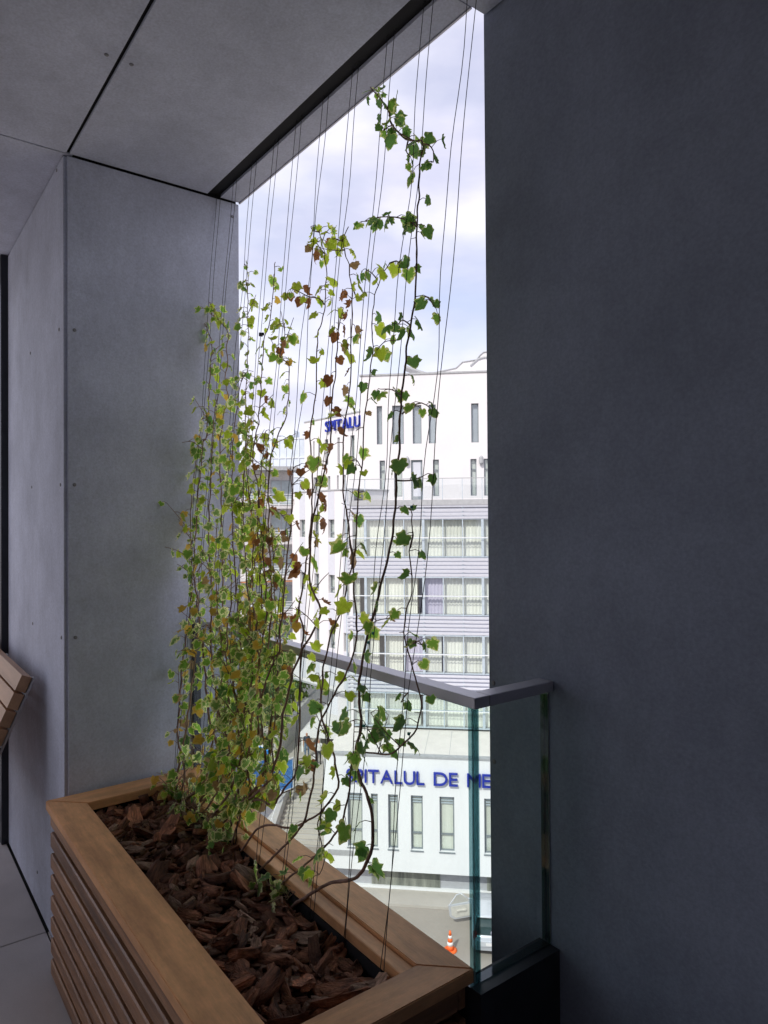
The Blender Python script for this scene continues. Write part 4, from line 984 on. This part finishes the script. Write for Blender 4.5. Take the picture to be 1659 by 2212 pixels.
LM = {
 'dark':  leaf_mat('ivy_dark_green', (.16, .33, .11), (.64, .74, .36), .58, .82, .5),
 'green': leaf_mat('ivy_green_cream', (.24, .45, .09), (.82, .85, .46), .40, .62, .66),
 'cream': leaf_mat('ivy_cream_variegated', (.25, .42, .14), (.90, .91, .66), .22, .48, .62),
 'lime':  leaf_mat('ivy_lime', (.46, .60, .07), (.74, .78, .30), .45, .75, .62),
 'yellow': leaf_mat('ivy_yellow', (.86, .60, .13), (.88, .70, .27), .4, .8, .5, (1.1, 1.0, .6)),
 'tan':   leaf_mat('ivy_tan', (.60, .42, .22), (.66, .50, .28), .4, .8, .4, (1.0, .9, .7)),
 'brown': leaf_mat('ivy_dead_brown', (.50, .25, .11), (.60, .33, .16), .3, .8, .30, (1.0, .8, .6)),
}
def leaf_mesh(name, seed, mt, curl=.25, lob=1.0):
    rr = random.Random(seed)
    half = [(.03, .02), (.15, -.10), (.30, -.12), (.42, -.03), (.47, .10), (.45, .21), (.49, .32), (.54, .44), (.44, .52), (.35, .57), (.29, .69), (.19, .83), (.07, .95)]
    half = [(x * (1 + .07 * rr.uniform(-1, 1)), y + .022 * rr.uniform(-1, 1)) for x, y in half]
    if lob < 1:       # rounder, less lobed leaf
        half = [(x * .92 + (1 - lob) * .10 * math.sin(math.pi * max(0, min(1, (y + .13) / 1.1))), y) for x, y in half]
    left = [(-x * (1 + .09 * rr.uniform(-1, 1)), y + .02 * rr.uniform(-1, 1)) for x, y in reversed(half)]
    out = half + [(0, 1.02)] + left
    out.append((0, .03))
    cx_, cy_ = 0, .36; V, A = [], []
    def zc(x, y):
        return -curl * (1.1 * x * x + .55 * max(0, y - .25) ** 2) + .10 * abs(x) + .035 * math.sin(x * 9 + seed) * math.cos(y * 7 + seed * 2) + .02 * math.sin(seed + y * 15)
    for sc, a in ((1, 1), (.74, .42), (.40, .1)):
        for (x, y) in out:
            X, Y = cx_ + (x - cx_) * sc, cy_ + (y - cy_) * sc
            V.append((X, Y, zc(X, Y) + (curl * .05 * rr.uniform(-1, 1) if sc == 1 else 0))); A.append(a)
    V.append((cx_, cy_, zc(cx_, cy_) - .03)); A.append(0)
    n = len(out); F = []
    for k in (0, 1):
        for j in range(n): F.append((k*n+j, k*n+(j+1) % n, (k+1)*n+(j+1) % n, (k+1)*n+j))
    for j in range(n): F.append((2*n+j, 2*n+(j+1) % n, 3*n))
    me = bpy.data.meshes.new(name); me.from_pydata(V, [], F); me.materials.append(mt)
    at = me.attributes.new('rim', 'FLOAT', 'POINT'); at.data.foreach_set('value', A)
    me.polygons.foreach_set('use_smooth', [True] * len(me.polygons)); me.update(); return me
LEAF = {}
for k, mt in LM.items():
    if k == 'brown': LEAF[k] = [leaf_mesh('dead_leaf', 40 + i, mt, c, .7) for i, c in enumerate((1.3, 1.8, .8, -1.4, 1.0))]
    elif k in ('yellow', 'tan'): LEAF[k] = [leaf_mesh('leaf', 60 + i, mt, c, .4) for i, c in enumerate((.5, .9, .3))]
    else: LEAF[k] = [leaf_mesh('leaf', 10 + i, mt, c, l) for i, (c, l) in enumerate(((.3, 1), (.7, 1), (.2, .8), (1.1, 1), (-.5, .9), (.45, .5), (.9, .7), (1.5, .9)))]

def smooth_path(pts, step=.012):
    out = []
    P = [pts[0]] + pts + [pts[-1]]
    for i in range(1, len(P) - 2):
        a, b, c, d = P[i-1], P[i], P[i+1], P[i+2]; n = max(2, int((c - b).length / step))
        for k in range(n):
            t = k / n
            out.append(.5 * ((2*b) + (c - a)*t + (2*a - 5*b + 4*c - d)*t*t + (3*b - a - 3*c + d)*t**3))
    out.append(pts[-1]); return out
PAL = {
 'dark':  [('dark', .78), ('green', .22)],
 'darkmid': [('dark', .28), ('green', .30), ('lime', .38), ('tan', .04)],
 'mid':   [('lime', .52), ('green', .20), ('brown', .20), ('tan', .08)],
 'brown': [('brown', .50), ('lime', .40), ('tan', .10)],
 'lime':  [('lime', .45), ('green', .40), ('brown', .10), ('yellow', .05)],
 'left':  [('green', .34), ('cream', .30), ('lime', .29), ('dark', .02), ('yellow', .05)],
 'leftlow': [('green', .30), ('cream', .36), ('yellow', .11), ('dark', .07), ('tan', .05), ('lime', .11)],
 'root':  [('cream', .65), ('green', .25), ('dark', .10)],
}
NLEAF = [0]
def pick(rr, pal):
    x = rr.random()
    for k, w in PAL[pal]:
        x -= w
        if x <= 0: return k
    return PAL[pal][0][0]
def add_leaf(rr, t, m, base, kind, size, out_dir=None, pl=None, mi=0):
    """petiole into the stem mesh m, leaf object under thing t"""
    a = rr.uniform(0, 6.283)
    o = out_dir or Vector((math.cos(a), .75 * math.sin(a) + .1, rr.uniform(-.35, .55)))
    o = o.normalized(); L_ = pl if pl is not None else rr.uniform(.4, 1.15) * size
    p1 = base + o * (L_ * .55) + Vector((0, 0, L_ * .12)); p2 = base + o * L_ + Vector((0, 0, -L_ * .06))
    m.tube([base, p1, p2], [.0011, .0009, .0007], 4, mi, cap=False)
    q_ = CAMROT.transposed() @ (p2 - EYE); qx, qy = PW/2 - PF*q_.x/q_.z, PH/2 + PF*q_.y/q_.z
    if 690 < qx < 790 and 895 < qy < 940 and rr.random() < .85: return
    tip = (o * rr.uniform(.25, .8) + Vector((rr.uniform(-.35, .35), rr.uniform(-.3, .3), -rr.uniform(.35, 1.1)))).normalized()
    if kind == 'brown': tip = (tip + Vector((rr.uniform(-.5, .5), 0, -.5))).normalized()
    nrm = Vector((rr.gauss(0, .55), rr.choice((1, 1, -1)) * rr.uniform(.35, 1.0) , rr.gauss(.15, .5)))
    nrm = (nrm - tip * nrm.dot(tip)).normalized(); xx = tip.cross(nrm)
    me = rr.choice(LEAF[kind]); s = 1.05 * size * (rr.uniform(.8, 1.0) if kind == 'brown' else rr.uniform(.6, 1.22))
    ob = link('dead_leaf' if kind == 'brown' else 'leaf', me, t)
    rot = Matrix((xx, tip, nrm)).transposed().to_4x4()
    ob.matrix_local = Matrix.Translation(p2 - wpos(t)) @ rot @ Matrix.Scale(s, 4); NLEAF[0] += 1
def vplane(px, py, off=0.0):
    off -= .012
    # the sloping sheet of wires, moved by off metres towards the room
    n = Vector((0, ZTP - ZBT, -(YT - YBt))).normalized()
    return at_plane(px, py, Vector((0, YBt, ZBT)) - n * off, n)
def vine(label, root, pix, off, pal, dens, size, r0=.0042, r1=.0016, seed=0, skip=(0, 0), twigs=0, pal_low=None, mt='stem', zfade=None, branches=()):
    rr = random.Random(seed)
    pts = []
    if root is not None:
        pts.append(Vector(root))
    for (px, py) in pix: pts.append(vplane(px, py, off + rr.uniform(-.008, .008)))
    base = pts[0].copy()
    t = thing('ivy_vine', base, label, 'ivy', 'ivy vines climbing the wires')
    m = MB(); path = smooth_path(pts)
    amp = .0035
    for i, p in enumerate(path):
        if 0 < i < len(path) - 1:
            q = noise.noise_vector(p * 26 + Vector((seed * 2.3, 0, 0))); p.x += q.x * amp; p.y += q.y * amp * 1.5; p.z += q.z * amp * .3
    n = len(path); rad = [r0 + (r1 - r0) * (i / (n - 1)) for i in range(n)]
    rad = [r * (1.25 if rr.random() < .06 else 1) for r in rad]
    m.tube(path, rad, 6)
    def deck(path, dens, size, r_):
        acc = 0; nxt = rr.uniform(.3, 1) / dens; ns = sum((path[i+1] - path[i]).length for i in range(len(path) - 1)); s = 0
        for i in range(1, len(path)):
            dl = (path[i] - path[i-1]).length; acc += dl; s += dl
            u = s / ns
            if u < skip[0] or u > 1 - skip[1]: acc = min(acc, nxt); continue
            if acc >= nxt:
                acc = 0; nxt = rr.uniform(.35, 1.5) / dens
                pl_ = pal_low if (pal_low and path[i].z < 1.25) else pal
                add_leaf(rr, t, m, path[i], pick(rr, pl_), size * (.75 + .35 * rr.random()) * (1.0 - .25 * u))
    deck(path, dens, size, rad)
    for bp in branches:
        bpts = [vplane(px, py, off + rr.uniform(-.012, .012)) for px, py in bp[0]]
        bpath = smooth_path(bpts); m.tube(bpath, [max(.0010, .0022 - .0012 * i / len(bpath)) for i in range(len(bpath))], 5)
        deck(bpath, bp[1], size * .95, None)
        if len(bp) > 2:
            for _ in range(bp[2]): add_leaf(rr, t, m, bpath[-1], pick(rr, pal), size * .7)
    for k in range(twigs):
        i = rr.randrange(int(n * .12), n - 2); p = path[i]; a = rr.uniform(0, 6.28); ln = rr.uniform(.05, .14)
        d = Vector((math.cos(a), .6 * math.sin(a), rr.uniform(.1, .9))).normalized()
        tp = [p, p + d * ln * .5 + Vector((0, 0, .01)), p + d * ln + Vector((0, 0, rr.uniform(-.02, .03)))]
        sp_ = smooth_path(tp, .01); m.tube(sp_, [.0016 - .0008 * j / len(sp_) for j in range(len(sp_))], 5)
        for j in range(rr.randint(2, 4)):
            pl_ = pal_low if (pal_low and p.z < 1.25) else pal
            add_leaf(rr, t, m, sp_[int((len(sp_) - 1) * (j + 1) / 4)], pick(rr, pl_), size * .8)
    for k in range(rr.randint(3, 7)):        # bare snags
        i = rr.randrange(3, n - 3); p = path[i]; a = rr.uniform(0, 6.28)
        m.tube([p, p + Vector((math.cos(a), .5 * math.sin(a), rr.uniform(-.2, .6))) * rr.uniform(.008, .022)], [.0011, .0006], 4)
    m.build('stem', M[mt], t, True)
    return t
def zc_(x0, y0, s): return lambda L_: [((x0 + s * x) * .864, (y0 + s * y) * .864) for x, y in L_]
Z6 = zc_(700, 1300, .3255); Z5 = zc_(700, 850, .3255); Z3 = zc_(680, 550, .2773); ZT3 = zc_(880, 150, .226); Z4 = zc_(600, 1900, .422)
Z8 = zc_(400, 700, .2712); Z8b = zc_(400, 1300, .2712); ZA = zc_(620, 1000, .18083); ZB = zc_(620, 1380, .18083); ZR = zc_(460, 1600, .20494); ZK = zc_(460, 780, .18083)
def soilp(px, py): p = at_z(px, py, .515); p.x = min(max(p.x, ix0 + .02), ix1 - .03); p.y = min(max(p.y, iy0 + .02), .89); return p

vine('tallest ivy with dark green leaves reaching up to the ceiling strip', soilp(630, 1965),
     [(701, 1913)] + Z4([(660, 710), (740, 640), (785, 520), (790, 400), (760, 230), (710, 110), (680, 30)]) + Z6([(600, 1700), (625, 1560), (605, 1400), (620, 1150), (660, 960), (700, 800), (760, 560), (810, 370), (860, 130)])
     + Z5([(885, 1300), (900, 1000), (920, 680), (930, 470), (960, 200), (985, 0)]) + Z3([(1290, 650), (1300, 350), (1310, 60)]) + ZT3([(740, 1450), (760, 1150), (790, 960), (770, 890), (680, 890), (520, 800), (430, 680), (410, 560), (300, 410), (205, 300)]),
     .004, 'dark', 14, .041, .0046, .0016, 101, (.16, 0), 2,
     branches=[(ZT3([(720, 1850), (620, 1780), (490, 1740), (300, 1740), (140, 1785)]), 80, 3), (ZT3([(800, 930), (850, 940), (900, 1010), (900, 1130)]), 85, 3), (ZT3([(410, 620), (440, 480), (490, 430)]), 80, 3), (ZT3([(620, 900), (600, 1000), (640, 1070)]), 90, 3), (ZT3([(700, 890), (600, 880), (510, 800), (430, 680), (400, 560), (300, 410), (240, 340)]), 75, 3), (ZT3([(460, 720), (400, 740), (350, 780)]), 80, 2),
               (Z3([(1250, 950), (1180, 900), (1140, 940)]), 60, 2), (Z3([(1280, 740), (1380, 690), (1440, 740), (1470, 790)]), 45, 1), (Z3([(1170, 1590), (1080, 1530), (980, 1525)]), 40, 1), (Z3([(1170, 1750), (1260, 1680), (1350, 1650), (1420, 1690)]), 55, 1), (Z5([(900, 1080), (1000, 1080), (1090, 1050)]), 55, 1)])
vine('bare looping ivy hung with a few dark green leaves', soilp(700, 1890),
     [(725, 1800)] + Z6([(560, 1830), (600, 1780), (700, 1790), (830, 1800), (930, 1740), (1030, 1640), (1080, 1480), (1085, 1350), (1040, 1210), (985, 1020), (960, 860), (975, 680), (1010, 560), (1010, 430), (1000, 240), (1010, 90)]) + Z5([(1010, 1600), (1010, 1480), (1018, 1340), (990, 1290)]),
     -.004, 'dark', 19, .041, .0030, .0013, 102, (.10, 0), 4, branches=[(Z6([(980, 1330), (960, 1350), (930, 1400)]), 40, 1), (Z6([(1000, 960), (1060, 930), (1090, 960)]), 50, 1)])
vine('ivy with lime leaves topped by one round yellow leaf', soilp(560, 1850),
     Z4([(120, 400), (300, 400), (420, 350), (500, 290), (560, 200), (580, 130), (560, 20)]) + Z6([(420, 1830), (380, 1680), (325, 1550), (310, 1420), (320, 1250), (345, 1080), (400, 870), (470, 690), (530, 460), (560, 300)]) + Z5([(580, 1600), (595, 1300), (610, 1100), (630, 950), (640, 750), (650, 560), (665, 420), (690, 250), (715, 50)])
     + Z3([(895, 900), (920, 720), (960, 560), (1010, 460), (1060, 390)]), .0, 'darkmid', 18, .042, .0034, .0013, 103, (.2, 0), 4, pal_low='darkmid',
     branches=[(Z3([(1060, 390), (1120, 370), (1150, 390)]), 60, 1), (Z3([(950, 540), (900, 480), (840, 440)]), 40, 2), (Z4([(500, 290), (460, 380), (480, 480), (500, 600), (470, 680)]), 18, 2)])
vine('ivy carrying a large curled brown leaf and yellowing tips', soilp(600, 1880),
     [(640, 1800), (668, 1740)] + Z6([(290, 1700), (300, 1580), (400, 1370), (500, 1200), (560, 1040), (590, 860), (570, 560), (560, 300), (540, 150)]) + Z5([(550, 1690), (530, 1450), (490, 1200), (485, 1000), (490, 750), (515, 470), (545, 280), (545, 50)]) + Z3([(720, 620), (700, 500), (690, 400), (660, 300), (640, 190), (690, 60)]),
     .006, 'mid', 21, .041, .0033, .0013, 104, (.2, 0), 4, pal_low='darkmid', branches=[(Z3([(640, 190), (600, 180), (540, 170)]), 50, 1), (Z3([(730, 620), (770, 700), (840, 680)]), 50, 2)])
vine('ivy with hanging dead brown leaves and a long slanting stem', soilp(520, 1830),
     ZR([(620, 2130), (700, 2010), (900, 1860), (1060, 1660), (1140, 1420), (1180, 1200), (1210, 950), (1260, 680), (1330, 420), (1420, 180), (1500, 20)]) + ZB([(880, 1130), (960, 960), (1010, 780), (900, 560), (850, 380), (860, 100)]) + ZA([(870, 1900), (900, 1650), (960, 1400), (1030, 1080), (1100, 800), (1140, 620), (1150, 400), (1150, 100)]) + Z3([(545, 1600), (570, 1400), (590, 1100), (600, 800)]),
     .012, 'brown', 19, .042, .0046, .0015, 105, (.18, 0), 4, pal_low='lime')
vine('thin ivy with small brown leaves beside a bare wire', soilp(530, 1850),
     ZR([(700, 2090), (900, 1950), (1090, 2010), (1200, 1850), (1330, 1680), (1380, 1500), (1400, 1200), (1410, 950), (1410, 700), (1430, 300), (1440, 50)]) + ZB([(760, 1250), (760, 1050), (710, 850), (730, 650), (780, 380), (820, 60)]) + ZA([(850, 1900), (880, 1500), (890, 1000), (870, 700), (860, 450), (885, 180)]) + Z3([(400, 1500), (400, 1300), (410, 1040), (460, 880), (480, 650), (500, 480), (480, 350), (440, 160), (430, 90)]),
     .004, 'mid', 20, .042, .0034, .0013, 106, (.18, 0), 4, branches=[(Z3([(430, 110), (370, 95), (350, 60)]), 50, 1), (Z3([(470, 300), (430, 250), (400, 200)]), 70, 3), (Z3([(470, 760), (430, 710), (330, 690), (230, 640), (170, 620)]), 45, 3)])
# the denser vines to the left, each on its own wire strand
dense = [
 ('ivy with a big folded brown leaf and long bare lower stem', (500, 1800), ZR([(560, 2080), (800, 1960)]) + ZR([(780, 1500), (820, 1000), (880, 600), (920, 200)]) + ZB([(60, 1200), (180, 800), (170, 300), (170, 60)]) + ZA([(130, 1900), (150, 1300), (60, 800), (130, 400), (150, 200)]) + ZK([(1060, 1200), (1080, 750), (1110, 350), (1190, 120)]) + Z3([(30, 380)]), .008, 'lime', 22, 8),
 ('ivy with bright green leaves against the sky left of the brown vine', (470, 1790), [(560, 1700), (585, 1560), (598, 1480), (602, 1400)] + ZB([(250, 1600), (300, 1100), (320, 700)]) + ZA([(290, 1900), (285, 1400), (300, 900), (380, 600), (520, 250)]) + ZK([(1430, 1300), (1450, 900), (1440, 730), (1340, 600), (1390, 400), (1385, 150)]), -.004, 'lime', 35, 11),
 ('ivy with arching stem and one huge browned leaf', (480, 1800), ZR([(520, 2180), (640, 1900), (760, 1500), (860, 1300), (900, 1100), (920, 800), (1010, 480), (1100, 250)]) + ZB([(300, 1450), (420, 1400), (450, 1050), (490, 700), (520, 300)]) + ZA([(560, 1950), (600, 1650), (610, 1350), (600, 1050), (640, 930), (720, 900)]), .010, 'brown', 14, 5),
 ('variegated ivy topping out beside the opening edge', (455, 1780), [(520, 1700), (540, 1600), (535, 1450), (540, 1300), (545, 1150)] + ZK([(850, 2000), (850, 1500), (860, 1100), (880, 700), (890, 300), (880, 100)]) + [(535, 590), (528, 570)], -.006, 'left', 40, 11),
 ('variegated ivy with forked tip standing clear of the panel', (430, 1745), [(500, 1680), (498, 1560), (490, 1440), (482, 1320), (480, 1200)] + ZK([(500, 1900), (510, 1700), (550, 1400), (605, 1200), (570, 900), (600, 700), (590, 450), (620, 320), (560, 200), (450, 90), (370, 30)]), .000, 'left', 40, 10),
 ('variegated ivy climbing closest to the side wall panel', (400, 1740), [(470, 1660), (450, 1540), (440, 1420), (425, 1300), (420, 1200)] + ZK([(250, 1900), (300, 1750), (340, 1400), (345, 1000), (370, 650), (375, 400), (290, 180), (230, 100)]), .004, 'left', 37, 11),
 ('short variegated ivy on the outer edge by the wall panel', (390, 1740), [(400, 1680), (385, 1600), (388, 1520), (395, 1420), (410, 1330), (415, 1230), (412, 1120), (420, 1020), (432, 940)], .006, 'leftlow', 29, 8),
 ('low trailing variegated ivy crossing in front of the wall panel', (372, 1740), [(385, 1660), (400, 1580), (415, 1480), (425, 1380), (430, 1250)], .014, 'leftlow', 24, 6),
 ('mid height variegated ivy with yellow lower leaves', (440, 1760), [(490, 1640), (470, 1520), (455, 1400), (458, 1280), (450, 1160), (455, 1040), (460, 930), (470, 850)], .008, 'left', 45, 12),
 ('bushy variegated ivy in the thick of the planting', (460, 1775), [(500, 1660), (510, 1540), (520, 1420), (512, 1300), (505, 1180), (500, 1060), (505, 940), (515, 860), (525, 800)], .010, 'left', 45, 12),
 ('bushy yellow specked ivy woven through its neighbours', (480, 1780), [(530, 1690), (520, 1580), (545, 1450), (540, 1330), (530, 1210), (525, 1090), (530, 980), (545, 900)], .004, 'left', 45, 12),
 ('leafy ivy with golden lower leaves beside the handrail', (490, 1790), [(560, 1690), (565, 1560), (560, 1440), (575, 1320), (570, 1210), (560, 1110), (565, 1010), (575, 930)], .012, 'lime', 40, 12),
 ('slim ivy filling between the golden leaved ones', (500, 1800), [(575, 1700), (590, 1590), (600, 1470), (596, 1360), (592, 1240), (585, 1130)], -.004, 'leftlow', 35, 10),
 ('low ivy with pale cream leaves rising from the far corner', (410, 1735), [(440, 1690), (455, 1620), (470, 1550), (478, 1480), (480, 1400), (470, 1320), (465, 1220), (470, 1120)], .016, 'leftlow', 45, 11),
 ('dense low ivy with pale leaves over the bark', (470, 1790), [(490, 1720), (520, 1640), (515, 1560), (505, 1480), (490, 1380), (500, 1280), (495, 1180)], .018, 'leftlow', 43, 11),
 ('tangled low ivy behind the pale leaves', (445, 1765), [(465, 1700), (480, 1620), (530, 1500), (555, 1400), (545, 1280), (550, 1180), (540, 1080)], .002, 'leftlow', 40, 11),
]
for k, (lab, rp_, pix, off, pal, dens, tw_n) in enumerate(dense):
    rt_ = soilp(*rp_)
    vine(lab, rt_, pix, off, pal, dens * 2.1, .0375, .0034 + .0008 * (k % 3), .0013, 200 + k, (.13, 0), tw_n, pal_low='leftlow', mt='stemtan' if k % 3 == 1 else 'stem')

# low sprigs at the roots
def sprig(label, px, py, n, spread, size, seed, hgt=.07, pal='root'):
    rr = random.Random(seed); b = soilp(px, py); b.z = soil_h(b.x, b.y) + .01
    t = thing('ivy_sprig', b, label, 'ivy', 'ivy sprigs at soil level'); m = MB()
    for k in range(n):
        a = rr.uniform(0, 6.28); ln = spread * rr.uniform(.5, 1)
        e = b + Vector((math.cos(a) * ln, math.sin(a) * ln * .7, hgt * rr.uniform(.5, 1.2)))
        e.y = min(e.y, .90 + .03)
        sp_ = smooth_path([b, b.lerp(e, .5) + Vector((0, 0, .02)), e], .012); m.tube(sp_, [.002 - .001 * j / len(sp_) for j in range(len(sp_))], 5)
        for j in range(rr.randint(3, 5)): add_leaf(rr, t, m, sp_[max(1, int((len(sp_) - 1) * (j + 1) / 5))], pick(rr, pal), size)
    m.build('stem', M['stemtan'], t, True)
sprig('small pale ivy sprig on the bark by the looping root', 632, 1960, 6, .12, .036, 301, .05)
sprig('sparse cream edged ivy sprig in the middle of the bark', 560, 1935, 3, .10, .034, 302, .05)
sprig('bushy cream ivy sprig at the far end of the planter', 345, 1720, 7, .10, .040, 303, .08)
sprig('dense dark and cream ivy clump at the vine roots', 440, 1770, 9, .13, .040, 304, .10, 'left')
sprig('cream ivy clump beside the inner rim at the vine roots', 500, 1800, 7, .11, .040, 305, .09)
sprig('leafy variegated clump under the slanting stem', 530, 1830, 5, .09, .040, 306, .08)
sprig('dark leaved ivy clump in the far corner of the planter', 400, 1745, 7, .10, .038, 307, .09, 'left')
# green twist ties and the dark plant clip
for k, (px, py) in enumerate(((796, 1388), (806, 1368), (883, 1585), (786, 1568), (889, 1095))):
    p = vplane(px, py, .005); m = MB()
    m.lathe([(.003, -.003), (.0036, 0), (.003, .003)], p, 8); m.tube([p, p + Vector((.012, -.004, .006))], .001, 4); m.tube([p, p + Vector((.010, -.004, -.008))], .001, 4)
    tag(m.build('plant_tie', M['twist']), 'green twist tie holding the ivy stem to its wire', 'plant tie', 'plant ties on the ivy')
p = vplane(566, 722, .006); m = MB(); m.obox(p, Vector((.95, -.2, -.15)).normalized(), Vector((.2, .95, 0)).normalized(), EZ, .014, .004, .0045); m.obox(p + Vector((-.013, .002, .002)), EX, EY, EZ, .003, .006, .006)
tag(m.build('plant_clip', M['blackmetal']), 'small dark plant clip on the leafy ivy against the sky', 'plant clip')
print('leaves', NLEAF[0])
